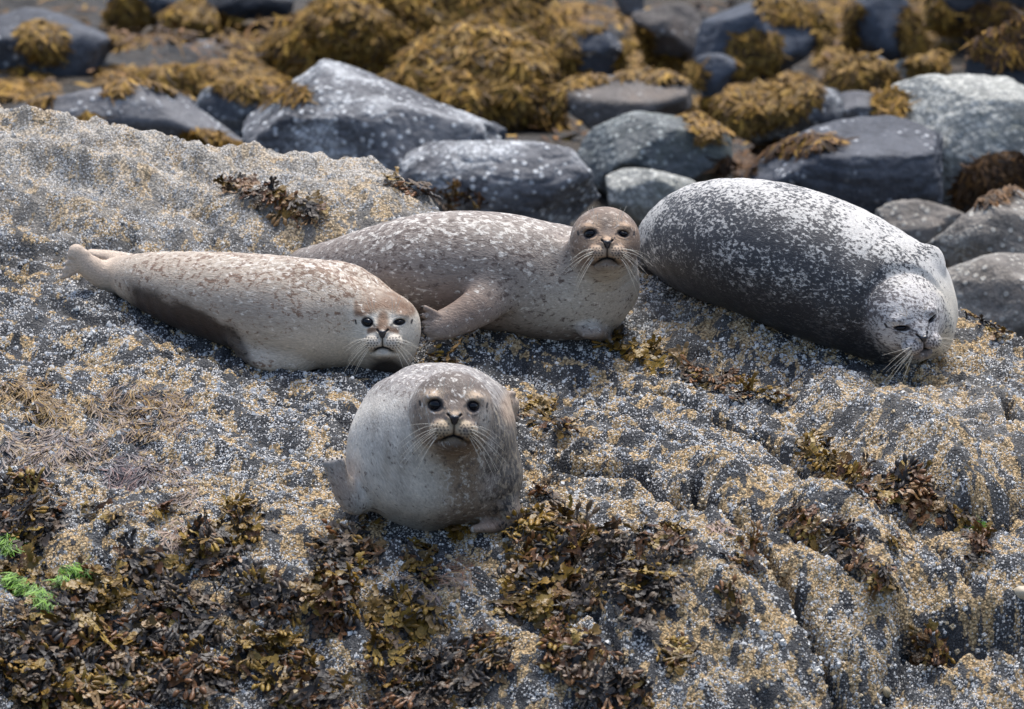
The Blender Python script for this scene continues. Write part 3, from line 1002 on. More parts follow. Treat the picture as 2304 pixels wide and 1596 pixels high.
def paint_brown(v):
    X, Y, q, h, n = v['X'], v['Y'], v['q'], v['h'], v['n']
    N = len(X)
    coat = np.tile([.255, .215, .185], (N, 1)); spot = np.tile([.105, .078, .066], (N, 1)); fleck = np.tile([.62, .58, .52], (N, 1))
    sa = .20 + .18 * D(1020, 540, 260, 80, X, Y) + .15 * D(1150, 640, 90, 60, X, Y)
    fa = .17 + .26 * D(1050, 505, 260, 45, X, Y) + .10 * D(860, 540, 120, 50, X, Y)
    chest = np.clip(D(1300, 690, 130, 90, X, Y) + D(1390, 640, 60, 90, X, Y), 0, 1)
    coat = mixc(coat, (.50, .46, .395), chest * .9); sa = sa - .12 * chest; fa = fa - .03 * chest
    low = sstep(725, 765, Y + (X - 1200) * .03) * sstep(1050, 1100, X)
    coat = mixc(coat, (.20, .145, .110), low * .7)
    arm = D(1040, 690, 95, 62, X, Y, 3)
    coat = mixc(coat, (.24, .172, .132), arm * .9); sa = sa * (1 - .7 * arm); fa = fa * (1 - .8 * arm)
    x, y = q[:, 0], q[:, 1]
    face = h * sstep(-.10, -.075, y)
    coat = mixc(coat, (.215, .145, .100), face * .9)
    mid = h * D(0, .035, .026, .05, x, y, 3)
    coat = mixc(coat, (.07, .05, .042), mid * .85)
    tan = h * np.clip(D(-.055, .036, .03, .012, x, y) + D(.055, .036, .03, .012, x, y) + D(0, -.003, .03, .008, x, y) + .7 * D(-.045, -.012, .03, .02, x, y) + .7 * D(.05, -.012, .03, .02, x, y), 0, 1)
    coat = mixc(coat, (.50, .34, .22), np.clip(tan * 1.0, 0, 1))
    pads = h * sstep(.07, .05, np.hypot(x * .95, (y + .052) * 1.9)) * sstep(.05, .08, q[:, 2])
    coat = mixc(coat, (.38, .28, .195), pads * .85)
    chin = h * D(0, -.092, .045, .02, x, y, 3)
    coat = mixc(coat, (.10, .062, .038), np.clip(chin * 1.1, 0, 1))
    sa = sa * (1 - h) + h * .16 * (1 - pads) ; fa = fa * (1 - h) + h * (.15 - .12 * pads)
    fleck = mixc(fleck, (.42, .33, .26), h * .8)
    throat = D(1385, 625, 60, 26, X, Y) * (1 - pads)
    coat = mixc(coat, (.52, .49, .43), throat * .7)
    return dict(coat=coat, spot=spot, fleck=fleck, spot_amount=sa, fleck_amount=fa)

def paint_grey(v):
    X, Y, q, h, n = v['X'], v['Y'], v['q'], v['h'], v['n']
    N = len(X)
    nz = noise2(X / 34, Y / 30)
    coat = np.tile([.33, .31, .285], (N, 1)); spot = np.tile([.14, .115, .10], (N, 1)); fleck = np.tile([.60, .57, .52], (N, 1))
    sa = np.full(N, .20); fa = np.full(N, .16)
    pale = sstep(.0, 1.0, np.clip(D(890, 1040, 120, 150, X, Y, 3) + .7 * D(830, 960, 60, 120, X, Y) + .6 * D(970, 1110, 90, 70, X, Y), 0, 1))
    coat = mixc(coat, (.68, .635, .56), pale * np.clip(.80 + .35 * nz, 0, 1)); sa -= .14 * pale; fa += .04 * pale
    fold_shade = np.clip(D(872, 1015, 13, 60, X, Y) + D(905, 1020, 12, 55, X, Y) + .8 * D(938, 1000, 10, 45, X, Y) + .7 * D(842, 960, 10, 60, X, Y), 0, 1) * (1 - h)  # vertical shading of the neck folds, painted into the coat
    coat = mixc(coat, (.30, .255, .205), fold_shade * .6)
    t = X - (1068 + (Y - 1000) * .02) + 34 * nz + 22 * noise2(X / 11, Y / 17)
    dark = sstep(-20, 75, t) * sstep(880, 930, Y)
    coat = mixc(coat, (.060, .055, .052), dark * .9); spot = mixc(spot, (.022, .021, .022), dark); fleck = mixc(fleck, (.24, .205, .155), dark)
    fa = fa + .26 * dark * (1 - .3 * sstep(1080, 1140, Y)); sa = sa + .2 * dark
    br = np.clip(D(1045, 1085, 55, 90, X, Y, 3) + D(1035, 1018, 60, 26, X, Y), 0, 1) * (1 - dark)
    coat = mixc(coat, (.235, .170, .110), br * .85); sa += .16 * br; fa += .12 * br
    low = sstep(1125, 1180, Y + .1 * (X - 1000)) * sstep(930, 1010, X)
    coat = mixc(coat, (.20, .145, .10), low * .7)
    back = sstep(930, 850, Y) * (1 - h)
    coat = mixc(coat, (.27, .25, .235), back); sa += .16 * back; fa += .14 * back
    fl = np.clip(D(770, 1090, 36, 60, X, Y, 3), 0, 1)
    coat = mixc(coat, (.40, .315, .26), fl * .8)
    hind = np.clip(D(1152, 916, 26, 40, X, Y, 4), 0, 1)
    coat = mixc(coat, (.44, .34, .26), hind); fleck = mixc(fleck, (.5, .4, .3), hind); spot = mixc(spot, (.25, .18, .13), hind)
    rf = np.clip(D(1110, 1180, 62, 18, X, Y, 3), 0, 1)
    coat = mixc(coat, (.36, .265, .20), rf); spot = mixc(spot, (.2, .14, .10), rf)
    x, y = q[:, 0], q[:, 1]
    face = h * sstep(-.105, -.08, y)
    coat = mixc(coat, (.20, .145, .108), face * .9)
    crown = h * sstep(.035, .06, y)
    coat = mixc(coat, (.095, .074, .062), crown * .85)
    mid = h * D(0, .03, .028, .045, x, y, 3)
    coat = mixc(coat, (.075, .055, .048), mid * .85)
    tan = h * np.clip(D(-.053, .038, .028, .013, x, y) + D(.055, .038, .028, .013, x, y) + .8 * D(0, -.004, .03, .008, x, y) + .5 * D(-.07, 0, .02, .03, x, y), 0, 1)
    coat = mixc(coat, (.52, .39, .27), np.clip(tan * 1.0, 0, 1))
    pads = h * sstep(.07, .05, np.hypot(x * .95, (y + .052) * 1.9)) * sstep(.05, .08, q[:, 2])
    coat = mixc(coat, (.44, .345, .23), pads * .9)
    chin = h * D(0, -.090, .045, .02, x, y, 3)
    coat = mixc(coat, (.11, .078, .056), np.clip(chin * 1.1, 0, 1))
    sa = sa * (1 - h) + h * .20 * (1 - pads); fa = fa * (1 - h) + h * (.20 - .14 * pads)
    cheek = h * D(.085, -.03, .022, .05, x, y)
    coat = mixc(coat, (.58, .53, .46), cheek * .8)
    return dict(coat=coat, spot=spot, fleck=fleck, spot_amount=sa, fleck_amount=fa, wet=dark * .5, lie=(.45, -.35, -.85))

def paint_white(v):
    X, Y, q, h, n = v['X'], v['Y'], v['q'], v['h'], v['n']
    N = len(X)
    nz = noise2(X / 30, Y / 24)
    coat = np.tile([.55, .535, .505], (N, 1)); spot = np.tile([.040, .042, .048], (N, 1)); fleck = np.tile([.66, .65, .62], (N, 1))
    # depth below the back line, 0 at the top to 1 at the belly
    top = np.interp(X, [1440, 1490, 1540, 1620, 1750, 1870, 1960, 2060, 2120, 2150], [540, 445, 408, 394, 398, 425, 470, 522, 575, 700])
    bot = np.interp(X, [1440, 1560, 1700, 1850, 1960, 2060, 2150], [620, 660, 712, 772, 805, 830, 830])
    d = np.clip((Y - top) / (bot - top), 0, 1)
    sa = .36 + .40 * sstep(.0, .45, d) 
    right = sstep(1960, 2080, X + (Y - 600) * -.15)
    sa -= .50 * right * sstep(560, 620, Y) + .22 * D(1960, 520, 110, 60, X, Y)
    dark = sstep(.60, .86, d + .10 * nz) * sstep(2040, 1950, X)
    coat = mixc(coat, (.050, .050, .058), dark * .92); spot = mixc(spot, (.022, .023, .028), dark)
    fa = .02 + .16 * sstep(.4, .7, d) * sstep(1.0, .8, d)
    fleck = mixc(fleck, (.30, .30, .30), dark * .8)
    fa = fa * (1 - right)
    sa = sa + .20 * (noise2(X / 70 + 3, Y / 48) + .6 * noise2(X / 31, Y / 24 + 7))
    fa = fa * (1 - .6 * sstep(.72, .9, d))
    cream = right * sstep(600, 680, Y)
    coat = mixc(coat, (.68, .62, .51), cream * .8)
    x, y = q[:, 0], q[:, 1]
    coat = mixc(coat, (.55, .53, .52), h * .9)
    sa = sa * (1 - h) + h * (.40 - .1 * D(-.09, -.03, .03, .05, x, y)); fa = fa * (1 - h) + h * .1
    spot = mixc(spot, (.13, .115, .115), h)
    muz = h * np.clip(D(0, -.062, .05, .034, x, y, 3), 0, 1) * sstep(.04, .07, q[:, 2])
    coat = mixc(coat, (.21, .155, .14), muz * .75)
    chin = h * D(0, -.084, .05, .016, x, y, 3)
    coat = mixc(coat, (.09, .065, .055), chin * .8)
    return dict(coat=coat, spot=spot, fleck=fleck, spot_amount=sa, fleck_amount=fa, wet=dark * .6, grain=1.45)

def build_seals():
    up = np.array([0, -math.sin(rad(12)), math.cos(rad(12))])
    right = np.array([1.0, 0, 0])
    # 1. tan seal on the left, head low, facing the viewer
    y0 = rest(868, 735, 78, .9)[1]
    hd = Head(868, 733, y0 - .09, .95, yaw=-4, pitch=2, roll=0)
    yt = rest(265, 612, 40, 1.0)[1]
    b = lift(240, 628, .05); 
    throat = dict(pts=[pt(835, 765, y0 - .02), pt(872, 792, y0 - .06)], r=[.085, .075], axis=up, flat=.9, k=.05)
    hf1 = dict(pts=[pt(300, 628, yt), pt(240, 622, yt - .03), pt(195, 596, yt - .05), pt(172, 568, yt - .06)], r=[.055, .045, .036, .026], axis=np.array([.2, -.9, .35]) / 1.0, flat=.75, k=.03,
               digits=digits(pt(188, 585, yt - .055), pt(150, 600, yt - .07), np.array([.35, 0, .95]), 4, .045, .014, .010, claw=False))
    hf2 = dict(pts=[pt(310, 600, yt + .06), pt(255, 578, yt + .08), pt(205, 570, yt + .08)], r=[.045, .024, .016], axis=np.array([0., -.5, .85]), flat=.6, k=.03)
    ff = dict(pts=[lift(665, 806, .05), lift(612, 815, .035), lift(570, 806, .03), lift(546, 793, .03)], r=[.040, .031, .027, .019], axis=np.array([.2, -.75, .6]), flat=.7, k=.05,
              digits=digits(lift(560, 803, .03), lift(537, 787, .035), np.array([.5, -.2, -.8]), 4, .034, .011, .008, claw=True))
    s = Seal('tan seal with a dark wet belly stretched out on the left of the ledge',
             [(262, 616, 40), (340, 634, 72), (430, 655, 96), (530, 674, 113), (630, 694, 127), (715, 706, 130), (785, 722, 108)], .82,
             hd, [(-.050, .014, .0168, .0125, -.22), (.050, .014, .0155, .0078, .10)], [(835, 735, 84, -.05)], [hf1, hf2, ff, throat], sag=.93)
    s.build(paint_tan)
    # 2. brown seal behind, head up
    yb = rest(1250, 635, 130, .9)[1]
    hd = Head(1362, 538, yb - .17, .97, yaw=2, pitch=-2, roll=0)
    ya = yb - .14
    arm = dict(pts=[pt(1130, 640, yb - .10), pt(1085, 685, yb - .17), pt(1036, 715, yb - .20), pt(994, 733, yb - .22), pt(978, 737, yb - .225)], r=[.075, .062, .052, .046, .036], axis=np.array([.35, -.75, .55]), flat=.62, k=.035,
               digits=digits(pt(990, 730, yb - .225), pt(955, 728, yb - .245), np.array([.12, -.1, -.95]), 5, .066, .0115, .0085, lens=[.85, 1, 1.05, 1.0, .8]))
    arm2 = dict(pts=[pt(1330, 745, yb - .10), lift(1358, 757, .02), lift(1376, 768, .015)], r=[.045, .026, .014], axis=up, flat=.6, k=.03)
    s = Seal('brown grey speckled seal in the middle with its head raised',
             [(690, 600, 45), (770, 610, 78), (860, 610, 108), (960, 606, 130), (1060, 607, 137), (1160, 618, 138), (1250, 636, 131), (1312, 655, 110)], .82,
             hd, [(-.051, .012, .0170, .0118, .22), (.051, .012, .0152, .0085, -.15)], [(1345, 612, 88, -.06)], [arm, arm2], sag=.97)
    s.build(paint_brown)
    # 3. grey seal in front, end on
    yb = rest(970, 1015, 166, .78)[1]
    hd = Head(1018, 922, yb - .29, 1.10, yaw=3, pitch=1, roll=-2)
    belly = dict(pts=[pt(900, 1072, yb - .03), pt(980, 1075, yb - .07), pt(1072, 1080, yb - .03)], r=[.115, .150, .115], axis=up, flat=.62, k=.09)
    haunch = dict(pts=[pt(1068, 1030, yb + .10), pt(1078, 1080, yb + .02), pt(1090, 1115, yb)], r=[.08, .09, .08], axis=up, flat=.95, k=.08)
    lf = dict(pts=[pt(835, 1090, yb - .02), pt(800, 1125, yb - .10), pt(778, 1105, yb - .12), pt(760, 1065, yb - .13), pt(752, 1045, yb - .13)], r=[.07, .045, .037, .030, .022], axis=np.array([.35, -.85, .3]), flat=.7, k=.03,
              digits=digits(pt(764, 1070, yb - .13), pt(751, 1040, yb - .14), np.array([.95, 0, .2]), 5, .034, .0135, .0105))
    rf = dict(pts=[lift(1115, 1120, .08), lift(1148, 1160, .045), lift(1120, 1182, .03), lift(1068, 1190, .022)], r=[.06, .036, .028, .016], axis=up, flat=.7, k=.03, digits=[])
    yh = rest(1112, 915, 50, .9)[1]
    hf = dict(pts=[pt(1095, 915, yh), pt(1135, 912, yh - .02), pt(1152, 908, yh - .03)], r=[.05, .036, .024], axis=np.array([.5, -.8, .3]), flat=.7, k=.02,
              digits=digits(pt(1140, 918, yh - .03), pt(1158, 915, yh - .03), np.array([-.15, 0, 1.0]), 4, .05, .014, .010, claw=False))
    s = Seal('fat grey seal nearest the viewer facing forward above the seaweed',
             [(1118, 915, 34), (1085, 918, 66), (1045, 938, 105), (1006, 968, 149), (976, 998, 176), (970, 1015, 166)], .78,
             hd, [(-.0485, .012, .0165, .0140, -.10), (.0485, .012, .0140, .0125, -.25)], [(990, 990, 132, -.10), (1006, 955, 100, -.16)], [belly, haunch, lf, rf, hf], sag=.97)
    s.build(paint_grey)
    # 4. white seal on the right, asleep, head on the stone
    yb = rest(1990, 670, 150, .9)[1]
    hd = Head(2040, 712, yb - .17, .98, yaw=14, pitch=26, roll=16)
    fl = dict(pts=[pt(2070, 590, yb + .02), pt(2096, 578, yb), pt(2106, 600, yb - .02)], r=[.04, .028, .02], axis=np.array([.2, -.9, .3]), flat=.6, k=.04)
    s = Seal('white seal with dense dark spots dozing on the right of the ledge',
             [(1470, 575, 48), (1520, 545, 92), (1600, 541, 142), (1700, 556, 161), (1800, 588, 169), (1900, 628, 166), (1990, 672, 150), (2036, 700, 112)], .82,
             hd, [(-.050, .010, .0175, .0065, .0), (.050, .012, .0150, .0042, .15)], [(2048, 712, 100, -.05)], [fl], sag=.95)
    s.build(paint_white)

build_seals()
# ------------------------------------------------------------------ boulders behind the ledge
def boulder_material(name, dark, light, growth, amount, lichen=0.0, warm=0.0):
    """Weathered basalt with pale barnacle scabs where amount > 0."""
    n = NT(name)
    p = n.coord('Object')
    a = n.noise(p, 2.6, 5, .62); b = n.noise(p, 11, 4, .6); c = n.noise(p, 60, 3, .6)
    t = n.math('ADD', n.math('MULTIPLY', a, .65), n.math('MULTIPLY', b, .35))
    col = n.mix(n.step(t, .36, .64), dark, light)
    col = n.mix(n.math('MULTIPLY', n.step(c, .45, .7), .35), col, tuple(min(1, v * 1.7) for v in light))
    if warm:
        col = n.mix(n.math('MULTIPLY', n.step(n.noise(p, 3.7, 4, .6), .5, .7), warm), col, (.16, .12, .09))
    h = n.math('ADD', n.math('MULTIPLY', b, .6), n.math('MULTIPLY', c, .3))
    if amount > 0:
        g = n.noise(n.mapping(p, loc=(4.2, 1.1, 7.7)), 3.1, 5, .68)
        v = n.voronoi(p, 28); v2 = n.voronoi(n.mapping(p, loc=(1.3, .2, .9)), 60)
        m = n.step(g, .66 - .32 * amount, .80 - .30 * amount)
        spots = n.math('MAXIMUM', n.step(v, .46, .22), n.step(v2, .5, .3))
        thin = n.step(g, .52 - .30 * amount, .60 - .26 * amount)
        few = n.math('MULTIPLY', n.step(n.voronoi(p, 27), .34, .20), thin)
        k = n.math('MAXIMUM', n.math('MULTIPLY', m, n.math('MULTIPLY_ADD', spots, .6, .38)), few)
        col = n.mix(n.math('MULTIPLY', k, .88), col, growth)
        h = n.math('ADD', h, n.math('MULTIPLY', k, .25))
    if lichen:
        col = n.mix(n.math('MULTIPLY', n.step(n.noise(p, 5.3, 3, .6), .52, .66), lichen), col, (.10, .115, .085))
    n.set(Base_Color=col, Roughness=.72, Normal=n.bump(h, .8, .03))
    n.bsdf.inputs['Specular IOR Level'].default_value = .35
    return n.m

BM = {
    'slate': boulder_material('slate_stone', (.038, .043, .055), (.085, .092, .108), (.5, .52, .54), .10),
    'blue': boulder_material('blue_stone', (.040, .047, .062), (.080, .092, .115), (.5, .5, .5), 0.0),
    'black': boulder_material('wet_black_stone', (.012, .014, .018), (.030, .034, .042), (.3, .3, .3), 0.0),
    'grey': boulder_material('grey_stone', (.085, .086, .095), (.155, .157, .165), (.5, .52, .54), .22),
    'brown': boulder_material('brown_stone', (.070, .062, .058), (.135, .122, .112), (.5, .5, .48), .08, warm=.5),
    'pale': boulder_material('barnacled_stone_boulder', (.042, .044, .052), (.14, .144, .155), (.60, .62, .63), .58),
    'speck': boulder_material('speckled_stone', (.030, .033, .040), (.075, .08, .092), (.54, .56, .57), .62),
    'chalk': boulder_material('chalky_stone', (.10, .11, .105), (.22, .225, .21), (.58, .58, .53), .85, lichen=.4),
    'moss': boulder_material('greenish_stone', (.055, .065, .066), (.13, .14, .142), (.42, .45, .43), .40, lichen=.5),
    'shelf': boulder_material('pale_brown_stone', (.085, .075, .066), (.22, .20, .175), (.45, .43, .38), .45, warm=.5),
}

import bmesh
_bm = bmesh.new(); bmesh.ops.create_icosphere(_bm, subdivisions=6, radius=1.0)
_bm.verts.ensure_lookup_table()
ICO_V = np.array([v.co[:] for v in _bm.verts]); ICO_F = np.array([[v.index for v in f.verts] for f in _bm.faces]); _bm.free()
_bm = bmesh.new(); bmesh.ops.create_icosphere(_bm, subdivisions=5, radius=1.0)
_bm.verts.ensure_lookup_table()
ICO4_V = np.array([v.co[:] for v in _bm.verts]); ICO4_F = np.array([[v.index for v in f.verts] for f in _bm.faces]); _bm.free()
_bm = bmesh.new(); bmesh.ops.create_icosphere(_bm, subdivisions=4, radius=1.0)
_bm.verts.ensure_lookup_table()
ICO3_V = np.array([v.co[:] for v in _bm.verts]); ICO3_F = np.array([[v.index for v in f.verts] for f in _bm.faces]); _bm.free()

def ground_y(X, Y):
    d = ray(X, Y); t = (GROUND_Z - CP[2]) / d[2]
    return CP[1] + d[1] * t

BOULDERS = []
def boulder(label, x0, y0, x1, y1, mat, seed, base=None, depth=.8, planes=(), tilt=0.0, sharp=44, nplanes=9, fine=False, dy=0.0, rough=1.0, cat='boulder', group=None):
    """A boulder seen in the frame box x0..x1, y0..y1, standing on the shore at frame row `base`."""
    rng = np.random.RandomState(seed)
    base = y1 if base is None else base
    yb = ground_y((x0 + x1) / 2, base) + dy
    cx, cy = (x0 + x1) / 2, (y0 + y1) / 2
    c = at_y(cx, cy, yb)
    k = PX * ((c - CP) @ CF) / DIST
    a, h = (x1 - x0) / 2 * k, (y1 - y0) / 2 * k
    V, F = (ICO_V, ICO_F) if fine else ((ICO3_V, ICO3_F) if group else (ICO4_V, ICO4_F))
    V = V.copy()
    nplanes = nplanes + 5
    N = rng.normal(size=(nplanes, 3)); N /= np.linalg.norm(N, axis=1)[:, None]
    dd = rng.uniform(.62, .90, nplanes)
    if len(planes):
        N = np.vstack([N, [np.array(p[:3]) / np.linalg.norm(p[:3]) for p in planes]]); dd = np.append(dd, [p[3] for p in planes])
    s = ((np.clip(V @ N.T, 0, None) / dd) ** sharp).sum(1) + .05
    r = s ** (-1 / sharp)
    o3 = rng.uniform(0, 50, 3)
    r = r * (1 + rough * (.030 * fbm3(V * 1.8 + o3, 3) + .016 * fbm3(V * 7 + o3, 3) - .022 * np.exp(-(noise3(V * 2.6 + o3) / .07) ** 2)))
    V = V * r[:, None]
    # scale so that the outline fills the box
    ct, st_ = math.cos(tilt), math.sin(tilt)
    V[:, [0, 2]] = np.stack([ct * V[:, 0] - st_ * V[:, 2], st_ * V[:, 0] + ct * V[:, 2]], 1)
    up = V @ CU; rt = V[:, 0]
    V[:, 0] = (rt - (rt.max() + rt.min()) / 2) / (rt.max() - rt.min()) * 2 * a
    sc = 2 * h / (up.max() - up.min())
    V[:, 2] *= sc; V[:, 1] *= a * depth
    up = V @ CU
    V[:, 2] += -((up.max() + up.min()) / 2) / math.cos(PITCH)
    low = V[:, 2] < -.2 * h
    V[low, 2] = -.2 * h + (V[low, 2] + .2 * h) * 1.6
    me = quads_np('boulder', V, F)
    o = link('boulder', me, mat=BM[mat])
    o.location = c
    tag(o, label, cat, group)
    BOULDERS.append((o, V, c))
    return o

# back rows first: x0, y0, x1, y1 in frame units
boulder('smooth slate grey boulder filling the top left corner', -60, 18, 262, 205, 'slate', 11, base=215, nplanes=9)
boulder('small grey stone below the big slate boulder at upper left', 148, 178, 262, 232, 'grey', 12, base=236)
boulder('long smooth slate slab sloping down behind the left of the ledge', 20, 190, 560, 420, 'grey', 13, base=420, tilt=-.36, nplanes=8, depth=.6, rough=.7)
boulder('dark blue block beneath hanging weed at upper left', 355, 18, 480, 105, 'blue', 14, base=120, nplanes=10)
boulder('wet black boulder at the top edge left of the weed heap', 462, -50, 665, 78, 'black', 15, base=90)
boulder('flat grey slab lying left of the weed heap', 405, 88, 580, 140, 'grey', 16, base=150, depth=.7)
boulder('square grey stone with pale front right of the long slab', 300, 198, 445, 305, 'grey', 17, base=310, nplanes=10, sharp=60)
boulder('weed capped slab behind the square grey stone', 275, 150, 470, 235, 'slate', 57, base=245, nplanes=10)
boulder('dark upright block left of the big pale boulder', 432, 188, 610, 340, 'speck', 18, base=345, nplanes=9, sharp=60)
boulder('small white crusted rock behind the left shelf', 192, 265, 285, 365, 'chalk', 19, base=365, tilt=-.5)
boulder('big pale peaked boulder crusted with barnacles behind the seals', 540, 132, 1130, 480, 'pale', 22, base=520, fine=True, sharp=40, nplanes=3,
        planes=[(-.80, -.1, .60, .66), (.50, -.05, .86, .50), (-.25, -.62, .74, .60), (-.35, -.93, .05, .60), (.55, -.80, .25, .62), (.95, -.2, .2, .80), (.05, -.5, .9, .60)])
boulder('low rounded boulder leaning on the right of the big pale one', 880, 318, 1352, 540, 'pale', 24, base=560, fine=True, nplanes=8, tilt=-.25)
boulder('small round dark pebble at the foot of the weed heap', 1083, 274, 1140, 325, 'slate', 25, base=400, dy=-.6, nplanes=7)
boulder('dark wedge shaped boulder right of the weed heap', 1225, 55, 1402, 170, 'slate', 26, base=180, sharp=60, nplanes=9)
boulder('brown boulder with a pale right face near the top', 1420, 8, 1590, 130, 'brown', 27, base=140, sharp=60, nplanes=8, planes=[(.7, -.6, .4, .6)])
boulder('large blue grey boulder at top right with weed on its face', 1558, -8, 1872, 155, 'blue', 28, base=175, nplanes=8)
boulder('slate stone tucked under the blue grey boulder', 1545, 120, 1660, 215, 'blue', 58, base=220)
boulder('flat brown boulder in the middle of the shore', 1235, 160, 1560, 330, 'brown', 29, base=345, tilt=.12, nplanes=8)
boulder('angular grey green boulder behind the raised seal head', 1292, 248, 1650, 450, 'moss', 33, base=450, fine=True, sharp=60, nplanes=9)
boulder('pale slab leaning below the angular grey green boulder', 1362, 378, 1580, 500, 'chalk', 31, base=510, nplanes=9)
boulder('dark barnacled boulder behind the back of the white seal', 1615, 195, 1900, 350, 'speck', 32, base=360, nplanes=9)
boulder('dark blue slab at top right under hanging weed', 1905, -40, 2080, 118, 'blue', 34, base=140, nplanes=9)
boulder('weed draped round boulder at upper right', 1858, 122, 2020, 245, 'slate', 35, base=250)
boulder('small pale barnacled stone at upper right', 2012, 120, 2130, 195, 'chalk', 36, base=205)
boulder('grey stone between the round weedy boulder and the big chalky one', 1860, 205, 1990, 290, 'grey', 59, base=300)
boulder('long dark boulder in front of the big chalky one', 1688, 262, 2130, 480, 'slate', 37, base=480, tilt=.10, fine=True, nplanes=9, dy=-.25)
boulder('big chalky barnacled boulder on the right', 1940, 165, 2420, 500, 'chalk', 38, base=480, fine=True, nplanes=8, sharp=60, planes=[(-.62, -.55, .55, .55), (.1, -.9, .4, .6), (.1, -.2, 1, .6)])
boulder('dark weed topped rock leaning in from the right edge', 2170, 40, 2460, 290, 'black', 39, base=330, dy=-1.0, tilt=-.5, nplanes=9)
boulder('flat pale stone just behind the white seal', 1960, 448, 2200, 600, 'shelf', 40, base=575, depth=.9, tilt=.2)
boulder('pale brown layered rock at the right edge behind the white seal', 2080, 430, 2480, 660, 'shelf', 41, base=640, sharp=60, dy=-.6, tilt=.15)
boulder('lower brown rock at the right edge above the ledge', 2060, 570, 2500, 800, 'shelf', 42, base=640, dy=-1.2, tilt=.12)
boulder('dark stone at the top edge behind the flat brown boulder', 1130, -40, 1245, 30, 'blue', 43, base=60)
boulder('grey stone at the top edge between weed patches', 1380, -50, 1450, 22, 'grey', 44, base=60)
boulder('dark rock at the top edge above the weedy block', 235, -50, 440, 40, 'slate', 45, base=90)
boulder('dark rock in the top right corner', 2090, -60, 2330, 60, 'black', 46, base=120)
# more of the same shore to either side of the frame and farther off
_r = np.random.RandomState(77)
for k in range(74):
    side = -1 if k % 2 else 1
    if k < 60:
        X = 1152 + side * (1420 + 2600 * _r.rand() ** 1.3); Yb = _r.uniform(20, 520)
    else:
        X = _r.uniform(-900, 3200); Yb = _r.uniform(-420, -80)
    w = _r.uniform(120, 460); hh = w * _r.uniform(.4, .7)
    boulder('weathered boulder further along the same shore', X - w / 2, Yb - hh, X + w / 2, Yb, ['slate', 'grey', 'blue', 'pale', 'brown', 'speck'][k % 6], 200 + k, base=Yb, group='boulders further along the shore')
# ------------------------------------------------------------------ seaweed
def weed_material(name, base, tip, rough, spec, vary=.5, hue=None):
    n = NT(name)
    r = n.attr('Random', 'Fac', 'OBJECT')
    oi = n.t.nodes.new('ShaderNodeObjectInfo')
    t = n.attr('along')
    p = n.coord('Object')
    nz = n.noise(p, 90, 3, .6)
    c = n.mix(n.math('ADD', t, n.math('MULTIPLY', n.math('SUBTRACT', nz, .5), .8), clamp=True), base, tip)
    if hue is not None:
        c = n.mix(n.step(oi.outputs['Random'], .55, 1.0, 0, .8), c, hue)
    k = n.math('MULTIPLY_ADD', oi.outputs['Random'], vary * 1.6, 1 - vary * .8)
    vm = n.t.nodes.new('ShaderNodeVectorMath'); vm.operation = 'SCALE'
    n.put(vm.inputs[0], c); n.put(vm.inputs['Scale'], k)
    n.set(Base_Color=vm.outputs[0], Roughness=rough, Normal=n.bump(nz, .4, .004))
    n.bsdf.inputs['Specular IOR Level'].default_value = spec
    return n.m

WM = {
    'olive': weed_material('olive_wrack', (.036, .024, .007), (.25, .142, .020), .42, .32, .6, (.20, .135, .03)),
    'dark': weed_material('slate_wrack', (.012, .011, .011), (.050, .042, .038), .50, .35, .5, (.085, .055, .03)),
    'rust': weed_material('rust_wrack', (.035, .018, .009), (.20, .085, .028), .42, .35, .5, (.17, .11, .045)),
    'black': weed_material('black_wrack', (.010, .009, .009), (.022, .018, .016), .35, .5, .3),
}

